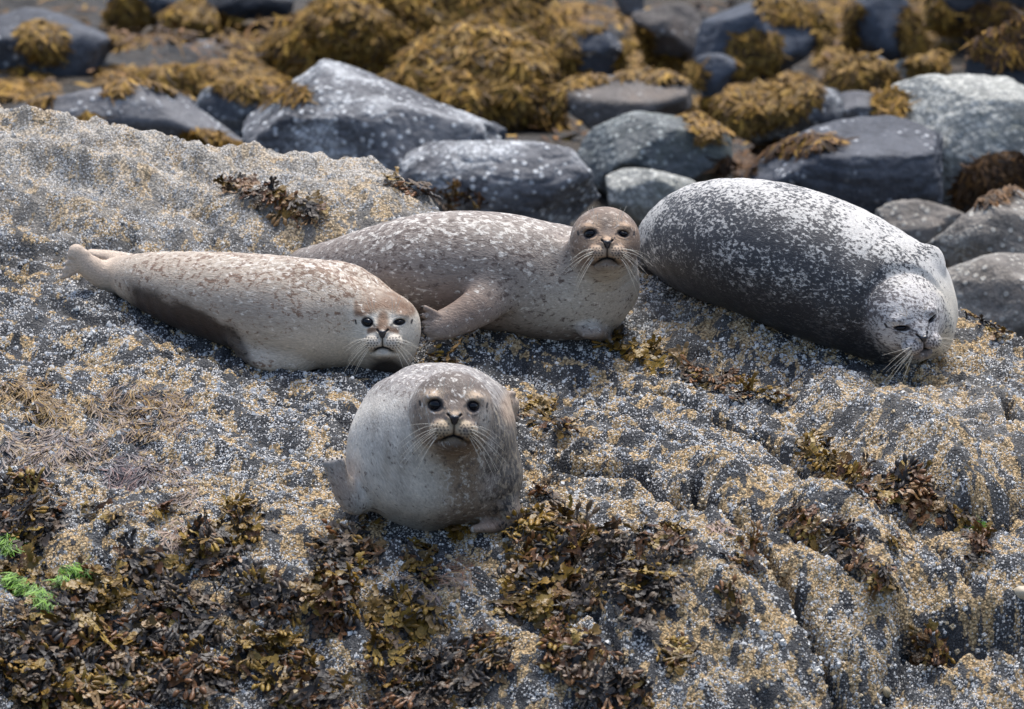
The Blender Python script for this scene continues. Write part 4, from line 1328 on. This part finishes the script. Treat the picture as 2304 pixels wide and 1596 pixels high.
def make_frond(rng, kind):
    V, Q, T, LV = [], [], [], []
    if kind == 'blade': W, L, lev, br = .0100, .034, 4, 24
    elif kind == 'bladder': W, L, lev, br = .0075, .036, 3, 20
    elif kind == 'strap': W, L, lev, br = .0058, .036, 4, 15
    else: W, L, lev, br = .0016, .05, 3, 26
    tot = L * (2.6 if lev == 3 else 3.2)
    curl = rng.uniform(-4.5, 1.0); wav = rng.uniform(0, 6.28); side = rng.uniform(-2.5, 2.5)
    def put(x, y, z, t):
        V.append((x + side * y * y, y, z + curl * y * y * .55 + .004 * math.sin(y * 120 + wav)))
        T.append(t)
    def strip(x, y, ang, w, ln, level):
        n = 3
        rows = []
        last = level == lev - 1
        for k in range(n + 1):
            u = k / n
            a = ang + rng.uniform(-.12, .12)
            x0, y0 = x + math.sin(ang) * ln * u, y + math.cos(ang) * ln * u
            ww = w * (1 + .22 * math.sin(7 * u + wav + level)) * rng.uniform(.85, 1.15)
            if last and kind != 'bladder': ww *= (1.15, 1.5, 1.55, .7)[k]
            if last and kind == 'bladder': ww *= .6
            if level == 0: ww *= (.35, .6, .85, 1)[k]
            px, py = math.cos(ang), -math.sin(ang)
            zz = rng.uniform(-.0025, .0025)
            t = min(1.0, (y0 / tot))
            i = len(V)
            put(x0 - px * ww, y0 - py * ww, zz + .35 * ww * rng.uniform(-.2, 1.1), t * .95)
            put(x0, y0, zz, t * .6)
            put(x0 + px * ww, y0 + py * ww, zz + .35 * ww * rng.uniform(-.2, 1.1), t * .95)
            rows.append(i)
        for k in range(n):
            a, b = rows[k], rows[k + 1]
            Q.append((a, a + 1, b + 1, b)); Q.append((a + 1, a + 2, b + 2, b + 1))
        ex, ey = x + math.sin(ang) * ln, y + math.cos(ang) * ln
        if last:
            if kind == 'bladder': bulb(ex, ey, ang, rng)
            return
        s = rad(br) * rng.uniform(.7, 1.3)
        for sg in (-1, 1):
            if level and rng.rand() < (.14 if lev == 3 else .26): continue
            strip(ex, ey, ang + sg * s, w * rng.uniform(.75, .95), ln * rng.uniform(.65, .95), level + 1)
    def bulb(x, y, ang, rng):
        ln, w = rng.uniform(.020, .030), rng.uniform(.0055, .0085)
        i0 = len(V)
        for k, (u, s) in enumerate(((0, .45), (.3, 1), (.65, .95), (1, .25))):
            for m in range(5):
                th = 2 * math.pi * m / 5
                o = math.cos(th) * w * s
                put(x + math.sin(ang) * ln * u + math.cos(ang) * o, y + math.cos(ang) * ln * u - math.sin(ang) * o, math.sin(th) * w * s * .8, .75 + .25 * u)
        for k in range(3):
            for m in range(5):
                a = i0 + k * 5
                Q.append((a + m, a + (m + 1) % 5, a + 5 + (m + 1) % 5, a + 5 + m))
        return
    strip(0, 0, rng.uniform(-.1, .1), W, L, 0)
    return np.array(V), np.array(Q), np.array(T)

FROND = {}
_r = np.random.RandomState(5)
for kind, mats, cnt in (('blade', ('olive', 'dark', 'rust'), 6), ('bladder', ('olive', 'dark', 'rust'), 5), ('strap', ('dark', 'rust', 'olive'), 4), ('wire', ('black',), 3)):
    for k in range(cnt):
        V, Q, T = make_frond(_r, kind)
        for m in mats:
            me = quads_np('frond', V, Q)
            attr_f(me, 'along', T)
            me.materials.append(WM[m])
            FROND.setdefault((kind, m), []).append(me)

def tuft(label, X, Y, rx, ry, style, seed, rot=0.0, dens=1.0, thick=.045, scale=1.0):
    """One plant clump on the ledge around frame position X, Y: an Empty with its fronds as parts."""
    rng = np.random.RandomState(seed)
    c = on_ledge([X], [Y])[0]
    root = bpy.data.objects.new('seaweed_tuft', None); COL.objects.link(root)
    root.empty_display_size = .05
    root.location = c
    tag(root, label, 'seaweed', 'seaweed tufts on the rock ledge')
    n = int(max(9, min(210, dens * math.pi * rx * ry * 6.2 / 1900)))
    a = rng.uniform(0, 2 * math.pi, n); r = np.sqrt(rng.uniform(0, 1, n))
    u, w = r * np.cos(a) * rx, r * np.sin(a) * ry
    cx, sx = math.cos(rad(rot)), math.sin(rad(rot))
    PXs, PYs = X + u * cx - w * sx, Y + u * sx + w * cx
    P = on_ledge(PXs, PYs)
    N = ledge_n(P[:, 0], P[:, 1], .05)
    down = np.array([0.10, -1, 0]) - N * (np.array([0.10, -1, 0]) @ N.T)[:, None]
    down /= np.linalg.norm(down, axis=1)[:, None]
    sidev = np.cross(N, down)
    for i in range(n):
        v = w[i] / max(ry, 1)                       # -1 at the top of the clump, 1 at its foot
        topness = np.clip(.5 - .5 * v + rng.uniform(-.35, .35), 0, 1)
        edge = r[i]
        if style == 'olive': pr = [.72, .13, .15]
        elif style == 'dark': pr = [.06 + .26 * topness ** 2, .74 - .26 * topness ** 2, .20]
        elif style == 'rust': pr = [.14 + .25 * topness, .22, .64 - .25 * topness]
        else: pr = [.08 + .40 * topness, .58 - .30 * topness, .34 - .10 * topness]
        mat = ('olive', 'dark', 'rust')[rng.choice(3, p=np.array(pr) / sum(pr))]
        kp = rng.rand()
        kind = 'blade' if kp < (.62 if mat == 'olive' else .34) else ('bladder' if kp < (.86 if mat == 'olive' else .68) else 'strap')
        if rng.rand() < .035: kind, mat = 'wire', 'black'
        me = FROND[(kind, mat)][rng.randint(len(FROND[(kind, mat)]))]
        lat = (u[i] / max(rx, 1)) * .8 + rng.normal() * .55
        g = down[i] * (1.0 - .95 * topness * rng.rand()) + sidev[i] * lat * (-1) + N[i] * ((.55 if topness > .75 else .12) + .35 * rng.rand())
        if kind == 'wire': g = N[i] * 1.0 + sidev[i] * rng.normal() * .6 - down[i] * .3
        if rng.rand() < .16: g = g - down[i] * 1.1
        g /= np.linalg.norm(g)
        z = N[i] + rng.normal(size=3) * .30
        z -= g * (z @ g); z /= np.linalg.norm(z)
        x = np.cross(g, z)
        s = scale * rng.uniform(.62, 1.08) * (.8 if edge > .8 else 1)
        loc = P[i] - c - g * .045 * s + N[i] * (.006 + thick * (1 - edge ** 2) * rng.rand())
        M = Matrix(((x[0] * s, g[0] * s, z[0] * s, loc[0]), (x[1] * s, g[1] * s, z[1] * s, loc[1]), (x[2] * s, g[2] * s, z[2] * s, loc[2]), (0, 0, 0, 1)))
        o = bpy.data.objects.new({'blade': 'frond', 'bladder': 'bladder_frond', 'strap': 'strand', 'wire': 'stalk'}[kind], me)
        COL.objects.link(o)
        o.parent = root
        o.matrix_basis = M
    return root

TUFTS = [
    # X, Y, rx, ry, style, rot, label
    (55, 1165, 95, 85, 'dark', 0, 'big dark seaweed tuft with swollen tips at the left edge above the green algae'),
    (62, 1300, 70, 40, 'olive', 10, 'olive seaweed tuft at the left edge between two green algae patches'),
    (215, 1345, 85, 48, 'olive', 5, 'olive seaweed fan just right of the green algae'),
    (335, 1285, 80, 45, 'dark', 0, 'low slate coloured seaweed tuft above the largest dark one at lower left'),
    (540, 1180, 62, 48, 'olive', 5, 'olive seaweed tuft with upright dark twigs below the tan seal'),
    (478, 1240, 85, 50, 'mix', 0, 'bushy olive and rust seaweed tuft right under the twiggy one at lower left'),
    (400, 1400, 115, 75, 'dark', 0, 'largest dark drooping seaweed tuft at lower left'),
    (130, 1420, 140, 50, 'dark', 0, 'dark seaweed mat below the green algae streak at lower left'),
    (70, 1520, 110, 75, 'dark', 0, 'dark seaweed mat in the bottom left corner'),
    (255, 1505, 110, 70, 'mix', 0, 'mixed olive and dark seaweed mat on the bottom edge left of centre'),
    (430, 1535, 110, 60, 'dark', 0, 'dark seaweed mat on the bottom edge under the largest drooping tuft'),
    (180, 1575, 150, 40, 'mix', 0, 'brown seaweed along the bottom edge near the left corner'),
    (590, 1350, 80, 62, 'dark', 0, 'dark stringy seaweed tuft left of the rust coloured one'),
    (740, 1350, 78, 68, 'rust', 0, 'rust coloured seaweed tuft with many swollen tips below the front seal at left'),
    (780, 1255, 85, 52, 'dark', 0, 'dark stalky seaweed tuft left below the flipper of the front seal'),
    (610, 1480, 95, 55, 'olive', 0, 'olive seaweed tuft on the bottom slope left of centre'),
    (690, 1560, 105, 50, 'mix', 0, 'mixed seaweed tuft on the bottom edge left of centre'),
    (905, 1390, 90, 46, 'olive', 0, 'low olive seaweed tuft below the small one under the front seal'),
    (870, 1490, 75, 55, 'mix', 0, 'brown and olive seaweed tuft on the lower slope at centre'),
    (1010, 1525, 85, 60, 'dark', 0, 'dark seaweed tuft on the bottom edge at centre'),
    (1100, 1470, 55, 60, 'mix', 0, 'ragged seaweed tuft just right of the dark one at bottom centre'),
    (900, 1575, 90, 34, 'dark', 0, 'dark seaweed strip on the bottom edge at centre'),
    (945, 1268, 48, 44, 'olive', 0, 'small olive seaweed tuft straight below the front seal'),
    (1028, 1192, 24, 18, 'olive', 0, 'tiny curled olive seaweed sprig touching the chest of the front seal'),
    (822, 1168, 22, 24, 'olive', 0, 'tiny upright olive seaweed sprig by the left flipper of the front seal'),
    (1230, 1205, 105, 48, 'olive', -5, 'olive seaweed tuft at the upper left of the big clump right of the front seal'),
    (1255, 1300, 125, 75, 'mix', 0, 'broad seaweed tuft in the middle of the big clump right of the front seal'),
    (1200, 1365, 95, 42, 'olive', 0, 'olive seaweed fringe at the lower left of the big clump right of the front seal'),
    (1440, 1330, 85, 78, 'dark', 10, 'dark heavy seaweed tuft at the lower right of the big clump'),
    (1370, 1225, 80, 40, 'dark', 0, 'slate seaweed tuft at the top of the big clump'),
    (1495, 1220, 68, 38, 'rust', 12, 'rust seaweed tuft at the upper right of the big clump'),
    (1290, 1480, 80, 50, 'rust', 0, 'rust red seaweed tuft hanging on the bottom slope right of centre'),
    (1385, 1560, 85, 45, 'dark', 10, 'grey green stringy seaweed tuft on the bottom edge right of centre'),
    (1525, 1470, 46, 32, 'olive', 0, 'small olive seaweed tuft alone right of the bottom centre tufts'),
    (1675, 1250, 48, 36, 'rust', 0, 'small curled rust seaweed tuft left of the long hanging strand'),
    (1640, 1362, 28, 48, 'mix', 15, 'narrow hanging seaweed sprig beside the crack on the lower right'),
    (1808, 1180, 66, 36, 'mix', 20, 'seaweed tuft holding the white limpet at the top of the long strand'),
    (1895, 1225, 66, 38, 'dark', 40, 'dark middle part of the long hanging seaweed strand at lower right'),
    (1975, 1295, 52, 26, 'rust', 50, 'rust seaweed sprig at the lower end of the long strand'),
    (1850, 1032, 72, 34, 'olive', 28, 'olive seaweed tuft on the right slope below the white seal'),
    (1940, 1085, 60, 36, 'rust', 35, 'rust seaweed tuft just below the olive one on the right slope'),
    (2060, 1110, 72, 50, 'rust', 25, 'dark rust seaweed tuft on the right slope above the seam'),
    (2150, 1170, 44, 26, 'mix', 35, 'seaweed sprig trailing right from the dark rust tuft'),
    (2198, 1222, 26, 48, 'mix', 5, 'thin seaweed sprig hanging in the gully near the right edge'),
    (2090, 1470, 46, 52, 'mix', 0, 'seaweed tuft hanging out of the dark seam at lower right'),
    (1395, 778, 52, 20, 'olive', 15, 'olive seaweed sprig below the chest of the brown seal'),
    (1480, 812, 62, 24, 'olive', 14, 'olive seaweed tuft second along the band below the brown seal'),
    (1570, 845, 58, 26, 'mix', 18, 'mixed seaweed tuft third along the band below the brown seal'),
    (1655, 878, 56, 26, 'rust', 28, 'rust seaweed tuft fourth along the band below the brown seal'),
    (1728, 906, 36, 16, 'olive', 28, 'last small sprig at the right end of the band below the brown seal'),
    (1205, 935, 48, 28, 'olive', 18, 'yellow olive seaweed tuft by the hind flipper of the front seal'),
    (1268, 968, 34, 14, 'rust', 20, 'small brown seaweed sprig right of the yellow olive tuft'),
    (1228, 1112, 28, 20, 'rust', 15, 'tiny rust seaweed sprig alone right of the front seal'),
    (560, 432, 68, 26, 'rust', 8, 'rust seaweed tuft on the crest of the pale upper ledge'),
    (625, 462, 68, 28, 'rust', 18, 'brown seaweed tuft below the crest on the pale upper ledge'),
    (700, 478, 38, 22, 'mix', 15, 'golden seaweed sprig at the end of the patch on the pale upper ledge'),
    (915, 424, 66, 16, 'mix', 14, 'dark seaweed along the crest left of the brown seal back'),
    (1010, 450, 76, 20, 'mix', 14, 'golden brown seaweed on the crest just behind the brown seal back'),
    (1000, 816, 38, 12, 'mix', 10, 'low seaweed sprig between the front seal and the brown seal'),
    (2195, 718, 34, 14, 'mix', 12, 'seaweed sprig on the crest right of the white seal head'),
    (2255, 742, 40, 20, 'olive', 16, 'golden seaweed sprig on the crest at the right edge'),
    (235, 1158, 56, 15, 'olive', 0, 'row of small olive sprigs above the pale barnacled hump at left'),
    (360, 1160, 56, 15, 'olive', -3, 'second row of olive sprigs leading right to the twiggy tuft'),
    (2010, 1228, 22, 12, 'olive', 30, 'tiny olive sprig between the long strand and the gully'),
]
for k, (X, Y, rx, ry, st_, rot, label) in enumerate(TUFTS):
    big = rx * ry > 3500
    tuft(label, X, Y, rx, ry, st_, 100 + k, rot, dens=1.55 if big else 1.6, thick=.06 if big else .03, scale=1.08 if big else .9)

# ------------------------------------------------------------------ small strip-like growth joined into one mesh per patch
def strips(name, P, G, N, ln, wd, colors, mat, lift_=.004, curl=.5, rng=None, seg=3):
    """Short curling ribbons at P growing along G; one mesh."""
    n = len(P)
    rng = rng or np.random.RandomState(1)
    G = G / np.linalg.norm(G, axis=1)[:, None]
    S = np.cross(G, N); S /= np.linalg.norm(S, axis=1)[:, None] + 1e-9
    rows = []
    bend = rng.normal(size=n) * .5
    for k in range(seg + 1):
        u = k / seg
        c = P + G * (ln * u)[:, None] + N * (lift_ + ln * curl * (u - u * u * 1.1) * rng.uniform(.2, 1, n))[:, None] + S * (ln * bend * u * u)[:, None]
        w = wd * (.55, 1.0, 1.1, .45)[min(3, int(u * 3 + .01))] * rng.uniform(.8, 1.2, n)
        tw = N * (rng.uniform(-.5, .5, n) * w)[:, None]
        rows += [c - S * w[:, None] - tw, c + S * w[:, None] + tw]
    V = np.stack(rows, 1); m = V.shape[1]
    f = np.array([(2 * k, 2 * k + 1, 2 * k + 3, 2 * k + 2) for k in range(seg)])
    F = (f[None] + (np.arange(n) * m)[:, None, None]).reshape(-1, 4)
    me = quads_np(name, V.reshape(-1, 3), F)
    attr_c(me, 'tint', np.repeat(colors, m, 0))
    return me

def tint_material(name, rough, spec, trans=0.0):
    n = NT(name)
    n.set(Base_Color=n.attr('tint', 'Color'), Roughness=rough)
    n.bsdf.inputs['Specular IOR Level'].default_value = spec
    return n.m
M_TINT = tint_material('shore_weed', .6, .2)
M_FILM = tint_material('dried_weed', .55, .4)

def palette(rng, n, cols, jitter=.25):
    c = np.array(cols)[rng.randint(len(cols), size=n)]
    return c * rng.uniform(1 - jitter, 1 + jitter, n)[:, None]

def film(label, X, Y, rx, ry, cols, seed, name='dried_seaweed', cat='seaweed', ln=(.022, .055), wd=(.0009, .0026), dens=1.0, curl=.10, rot=0.0, grp='dried seaweed films on the ledge', raise_=0.0):
    rng = np.random.RandomState(seed)
    n = int(dens * rx * ry * math.pi / 15)
    a = rng.uniform(0, 2 * math.pi, n); r = rng.uniform(0, 1, n) ** .6
    u, w = r * np.cos(a) * rx, r * np.sin(a) * ry
    ok = noise2((X + u) / 28 + seed, (Y + w) / 17) > -.22 - .4 * (1 - r)
    u, w = u[ok], w[ok]
    cx, sx = math.cos(rad(rot)), math.sin(rad(rot))
    P = on_ledge(X + u * cx - w * sx, Y + u * sx + w * cx)
    N = ledge_n(P[:, 0], P[:, 1], .04)
    P = P + N * (raise_ * rng.uniform(.4, 1, len(P)))[:, None]
    n = len(P)
    th = noise2(P[:, 0] * 9 + seed, P[:, 1] * 9) * 1.5
    G = np.stack([np.sin(th), -np.cos(th), 0 * th], -1) + rng.normal(size=(n, 3)) * .25
    G -= N * (G * N).sum(1)[:, None]
    me = strips(name, P, G, N, rng.uniform(*ln, n), rng.uniform(*wd, n), palette(rng, n, cols) * (.78 if grp.startswith('dried') else 1), M_FILM, .004, curl, rng)
    c = on_ledge([X], [Y])[0]
    root = bpy.data.objects.new(name, None); COL.objects.link(root)
    root.empty_display_size = .05; root.location = c
    me.transform(Matrix.Translation(-Vector(c)))
    o = link('strands', me, root, M_FILM); o['kind'] = 'stuff'
    tag(root, label, cat, grp)
    return root

FILM = [(.30, .215, .15), (.22, .165, .135), (.17, .145, .14), (.36, .25, .13), (.13, .105, .105), (.27, .21, .19)]
GOLD = [(.36, .22, .06), (.30, .19, .07), (.20, .12, .05)]
film('thin brown dried seaweed at the left edge level with the tan seal chin', 60, 880, 70, 32, FILM[:1] + GOLD, 1)
film('rusty dried seaweed ridge left of the big dried film', 110, 925, 66, 28, GOLD + FILM[4:5], 2, curl=.35)
film('widest dried brown seaweed film on the left slope', 320, 925, 125, 62, FILM + GOLD, 3)
film('pinkish grey dried seaweed film at the left edge above the big dark tuft', 120, 1010, 130, 52, FILM, 4)
film('round grey purple dried seaweed film with pink rim', 285, 1060, 66, 42, [(.15, .13, .14), (.20, .17, .165), (.12, .10, .11), (.30, .19, .17)], 5, dens=1.2)
film('small grey dried seaweed film right of the round one', 390, 1062, 38, 30, FILM[2:], 6)
film('upright brown dried seaweed strands above the olive sprig rows', 430, 1125, 20, 34, FILM[:2] + [(.35, .25, .19)], 7)
film('pink brown dried seaweed strands left of the bushy tuft', 395, 1205, 30, 34, [(.36, .24, .18), (.26, .18, .13)], 8)
film('reddish dried seaweed strands right of the small olive tuft below the front seal', 1035, 1285, 30, 40, [(.30, .15, .09), (.24, .16, .10), (.32, .25, .18)], 9)
film('brown dried seaweed strands left of the small olive tuft below the front seal', 975, 1300, 60, 18, FILM[:4], 10)
film('tan dried seaweed beard above the low olive tuft', 930, 1350, 62, 30, FILM, 11)
film('pinkish dried seaweed scrap above the crack at lower right', 1615, 1185, 26, 14, [(.34, .22, .18), (.27, .19, .16)], 12)
GREEN = [(.10, .24, .012), (.17, .34, .02), (.055, .14, .012)]
gk = dict(name='green_algae', cat='algae', ln=(.018, .045), wd=(.0007, .0018), dens=3.2, curl=.2, raise_=.045, grp='bright green algae at the lower left')
film('bright green algae patch at the left edge under the big dark tuft', 24, 1240, 24, 20, GREEN, 21, **gk)
film('long bright green algae streak at the left edge', 72, 1352, 62, 17, GREEN, 22, rot=35, **gk)
film('small green algae tuft right of the long streak', 142, 1328, 18, 13, GREEN, 23, **gk)
film('flat green algae tuft above the olive fan', 172, 1305, 32, 11, GREEN, 24, rot=10, **gk)
film('faint green algae sprig on the right slope near the gully', 2188, 1182, 10, 10, GREEN, 25, **gk)

# ------------------------------------------------------------------ limpets
def limpet(label, X, Y, r, col, seed):
    rng = np.random.RandomState(seed)
    p = on_ledge([X], [Y])[0]; N = ledge_n(p[None, 0], p[None, 1], .03)[0]
    t1 = np.cross(N, [0, 1, .2]); t1 /= np.linalg.norm(t1); t2 = np.cross(N, t1)
    m = 18; V, Q = [], []
    rings = [(1.0, 0), (.86, .24), (.62, .50), (.34, .68), (.08, .78)]
    for s, h in rings:
        for k in range(m):
            a = 2 * math.pi * k / m
            rr = r * s * (1 + (.05 if k % 2 else -.03) * s)
            V.append(p + t1 * math.cos(a) * rr * 1.15 + t2 * (math.sin(a) * rr + .12 * r * h) + N * (h * r * .95 + .004))
    n = len(rings)
    Q = [(i * m + k, i * m + (k + 1) % m, (i + 1) * m + (k + 1) % m, (i + 1) * m + k) for i in range(n - 1) for k in range(m)]
    loops = [v for qd in Q for v in qd] + [(n - 1) * m + k for k in range(m)]
    starts = [4 * i for i in range(len(Q))] + [4 * len(Q)]
    me = mesh_np('limpet', np.array(V), np.array(loops), np.array(starts))
    o = link('limpet', me, mat=flat_material('limpet_shell_%d' % seed, col, .55))
    tag(o, label, 'limpet', 'limpets on the ledge')
limpet('white limpet shell sitting in the long seaweed strand at lower right', 1853, 1180, .0165, (.62, .60, .52), 1)
limpet('pale limpet at the right edge above the lower shelf', 2299, 1334, .020, (.50, .42, .30), 2)
limpet('brown limpet near the bottom edge below the dark seam', 1994, 1558, .015, (.34, .27, .16), 3)

# ------------------------------------------------------------------ weed over the boulders and the shore behind
from mathutils.bvhtree import BVHTree
def scene_tree():
    bv, bf = [], []
    off = 0
    for o, V, c in BOULDERS + MOUNDS:
        bv.append(V + c)
    base = []
    tv, tf = [], []
    for (o, V, c) in BOULDERS + MOUNDS:
        F = {len(ICO_V): ICO_F, len(ICO4_V): ICO4_F}.get(len(V), ICO3_F)
        tv.append(V + c); tf.append(F + off); off += len(V)
    xs = np.arange(-9, 9.1, .25); ys = np.arange(1.5, 30, .25)
    x, y = np.meshgrid(xs, ys, indexing='ij')
    z = GROUND_Z + .16 * fbm2(x.ravel() * .55, y.ravel() * .5, 4)
    i = np.arange(x.size).reshape(x.shape) + off
    q = np.stack([i[:-1, :-1], i[1:, :-1], i[1:, 1:], i[:-1, 1:]], -1).reshape(-1, 4)
    tv.append(np.stack([x.ravel(), y.ravel(), z], -1))
    V = np.concatenate(tv)
    T = np.concatenate(tf + [q[:, :3], q[:, [0, 2, 3]]])
    return BVHTree.FromPolygons([tuple(v) for v in V], [tuple(int(a) for a in t) for t in T])

MOUNDS = []
M_MOUND = boulder_material('weed_bed', (.05, .035, .016), (.17, .11, .04), (.2, .14, .05), 0.0)
BM['weed'] = M_MOUND
def mound(label, box, base, seed):
    o = boulder(label, *box, 'weed', seed, base=base, nplanes=5, sharp=8, depth=.9, rough=2.4, cat='seaweed')
    BOULDERS.pop()
    o.name = 'seaweed_heap'; o.data.name = 'seaweed_heap'
    M = next(m for m in [o])
    V = np.empty(len(o.data.vertices) * 3, np.float32); o.data.vertices.foreach_get('co', V)
    MOUNDS.append((o, V.reshape(-1, 3).astype(float), np.array(o.location)))
    return o
mound('left shoulder of the golden brown seaweed heap at top centre', (585, -20, 960, 260), 190, 61)
mound('high middle of the golden brown seaweed heap at top centre', (700, -110, 1300, 200), 130, 62)
mound('lower right flank of the golden brown seaweed heap behind the seals', (860, 60, 1262, 420), 300, 63)
TREE = scene_tree()

GOLDEN = [(.30, .165, .028), (.24, .13, .024), (.14, .075, .018), (.36, .215, .04), (.07, .04, .012), (.26, .155, .036)]
YELLOW = [(.40, .23, .04), (.33, .18, .035), (.24, .14, .04), (.16, .09, .03)]
BROWN = [(.085, .045, .022), (.13, .07, .03), (.05, .03, .018), (.20, .10, .035)]
def shore_weed(label, X, Y, rx, ry, cols, seed, parent=None, dens=1.0, size=.42, rot=0.0, tree=None):
    rng = np.random.RandomState(seed)
    n = int(dens * rx * ry * math.pi / 6)
    a = rng.uniform(0, 2 * math.pi, n); r = np.sqrt(rng.uniform(0, 1, n))
    u, w = r * np.cos(a) * rx, r * np.sin(a) * ry
    ok = noise2((X + u) / 34 + seed, (Y + w) / 26) > -.35 - .8 * (1 - r)
    u, w = u[ok], w[ok]
    cx, sx = math.cos(rad(rot)), math.sin(rad(rot))
    PXs, PYs = X + u * cx - w * sx, Y + u * sx + w * cx
    D_ = ray(PXs, PYs)
    P, N = [], []
    org = Vector(CP)
    for d in D_:
        h = (tree or TREE).ray_cast(org, Vector(d))
        if h[0] is not None:
            nn = h[1] if h[1].dot(Vector(d)) < 0 else -h[1]
            P.append(h[0][:]); N.append(nn[:])
    P = np.array(P); N = np.array(N); n = len(P)
    o3 = rng.uniform(0, 30, 3)
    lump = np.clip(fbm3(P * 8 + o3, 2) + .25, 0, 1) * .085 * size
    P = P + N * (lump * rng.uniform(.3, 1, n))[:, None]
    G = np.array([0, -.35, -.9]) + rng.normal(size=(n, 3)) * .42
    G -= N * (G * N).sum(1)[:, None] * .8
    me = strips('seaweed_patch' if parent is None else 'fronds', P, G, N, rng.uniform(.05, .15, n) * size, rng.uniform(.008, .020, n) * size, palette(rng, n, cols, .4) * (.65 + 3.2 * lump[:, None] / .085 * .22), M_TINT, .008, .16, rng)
    if parent is not None:
        me.transform(Matrix.Translation(-parent.location))
        o = link('fronds', me, parent, M_TINT); o['kind'] = 'stuff'
    else:
        root = bpy.data.objects.new('seaweed_patch', None); COL.objects.link(root)
        root.empty_display_size = .1; root.location = P.mean(0)
        me.transform(Matrix.Translation(-root.location))
        o = link('fronds', me, root, M_TINT); o['kind'] = 'stuff'
        tag(root, label, 'seaweed', 'golden seaweed on the boulders behind')
    return o
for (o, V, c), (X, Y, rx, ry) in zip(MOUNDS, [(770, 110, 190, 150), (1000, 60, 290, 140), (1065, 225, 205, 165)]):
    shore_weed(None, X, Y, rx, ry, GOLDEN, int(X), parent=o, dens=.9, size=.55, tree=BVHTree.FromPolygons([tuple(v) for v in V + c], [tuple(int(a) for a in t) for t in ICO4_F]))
SW = [
    (40, 195, 90, 32, YELLOW, 12, 'yellow seaweed on the long slab at the left edge'),
    (288, 50, 52, 62, GOLDEN, 0, 'hanging seaweed curtain right of the big slate boulder'),
    (95, 85, 52, 34, GOLDEN, 20, 'thin seaweed streak on the big slate boulder at upper left'),
    (262, 178, 38, 30, YELLOW, 0, 'orange seaweed clump above the white crusted rock'),
    (385, 180, 90, 28, GOLDEN, 5, 'seaweed cap on the slab behind the square grey stone'),
    (525, 70, 75, 34, GOLDEN, 25, 'seaweed strand running down right of the dark blue block'),
    (430, 30, 60, 30, GOLDEN, 0, 'seaweed above the dark blue block at the top edge'),
    (545, 170, 90, 40, GOLDEN, 8, 'seaweed on top of the dark upright block'),
    (630, 205, 62, 24, GOLDEN, 0, 'seaweed hanging over the left top of the pale peaked boulder'),
    (485, 335, 78, 34, YELLOW, 24, 'golden seaweed draped over the lower end of the long slab'),
    (195, 300, 38, 44, GOLDEN, 40, 'seaweed beside the small white crusted rock'),
    (1320, 38, 92, 26, YELLOW, 6, 'golden seaweed above the dark wedge shaped boulder'),
    (1245, 130, 46, 120, GOLDEN, 0, 'seaweed between the heap and the dark wedge shaped boulder'),
    (1425, 115, 34, 62, GOLDEN, 20, 'seaweed strand between the wedge shaped and the brown boulder'),
    (1500, 155, 80, 34, GOLDEN, 5, 'seaweed pad at the foot of the brown boulder'),
    (1698, 112, 56, 46, GOLDEN, 0, 'seaweed clinging to the face of the large blue grey boulder'),
    (1690, 232, 155, 46, GOLDEN, -12, 'broad golden seaweed mat in the middle right'),
    (1620, 265, 70, 32, YELLOW, -20, 'yellow tip of the broad seaweed mat'),
    (1880, 85, 46, 90, GOLDEN, 0, 'seaweed down the right side of the large blue grey boulder'),
    (1820, 18, 120, 26, GOLDEN, 0, 'seaweed along the top edge right of the blue grey boulder'),
    (1945, 165, 74, 40, GOLDEN, 10, 'seaweed draped over the round boulder at upper right'),
    (2000, 225, 46, 30, YELLOW, 30, 'orange seaweed trailing from the round boulder'),
    (2085, 70, 60, 92, GOLDEN, 0, 'seaweed curtain right of the dark blue slab'),
    (2255, 70, 90, 62, BROWN + GOLDEN[:2], 25, 'rusty seaweed on the rock leaning in from the right edge'),
    (1665, 368, 48, 26, BROWN, 0, 'dark brown seaweed in the gap above the white seal'),
    (1790, 328, 105, 18, BROWN + YELLOW[:1], -3, 'brown seaweed band between the two dark boulders on the right'),
    (2235, 400, 90, 52, BROWN, -25, 'dark brown seaweed at the right edge under the chalky boulder'),
    (1310, 175, 52, 18, YELLOW, 0, 'small yellow seaweed scrap on top of the flat brown boulder'),
]
for k, (X, Y, rx, ry, cols, rot, label) in enumerate(SW):
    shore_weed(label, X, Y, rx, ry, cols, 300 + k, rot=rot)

def ground_cover():
    rng = np.random.RandomState(9)
    n = 56000
    x = rng.uniform(-13, 13, n); y = 3.2 + 20 * rng.rand(n) ** 1.2
    z = GROUND_Z + .16 * fbm2(x * .55, y * .5, 4)
    k = fbm2(x * 1.1, y * .8, 3)
    ok = (k > -.3)
    x, y, z, k = x[ok], y[ok], z[ok], k[ok]; n = len(x)
    P = np.stack([x, y, z + .10 * np.clip(k, 0, 1)], -1)
    N = np.tile([0, -.25, .97], (n, 1)); G = rng.normal(size=(n, 3)) + np.array([0, -.6, -.2])
    G[:, 2] *= .3
    me = strips('seaweed', P, G, N, rng.uniform(.04, .10, n), rng.uniform(.006, .015, n), palette(rng, n, GOLDEN[2:5] + BROWN, .4), M_TINT, .015, .4, rng, 2)
    o = link('seaweed', me, mat=M_TINT)
    tag(o, 'loose golden seaweed between the boulders', kind='stuff')
ground_cover()
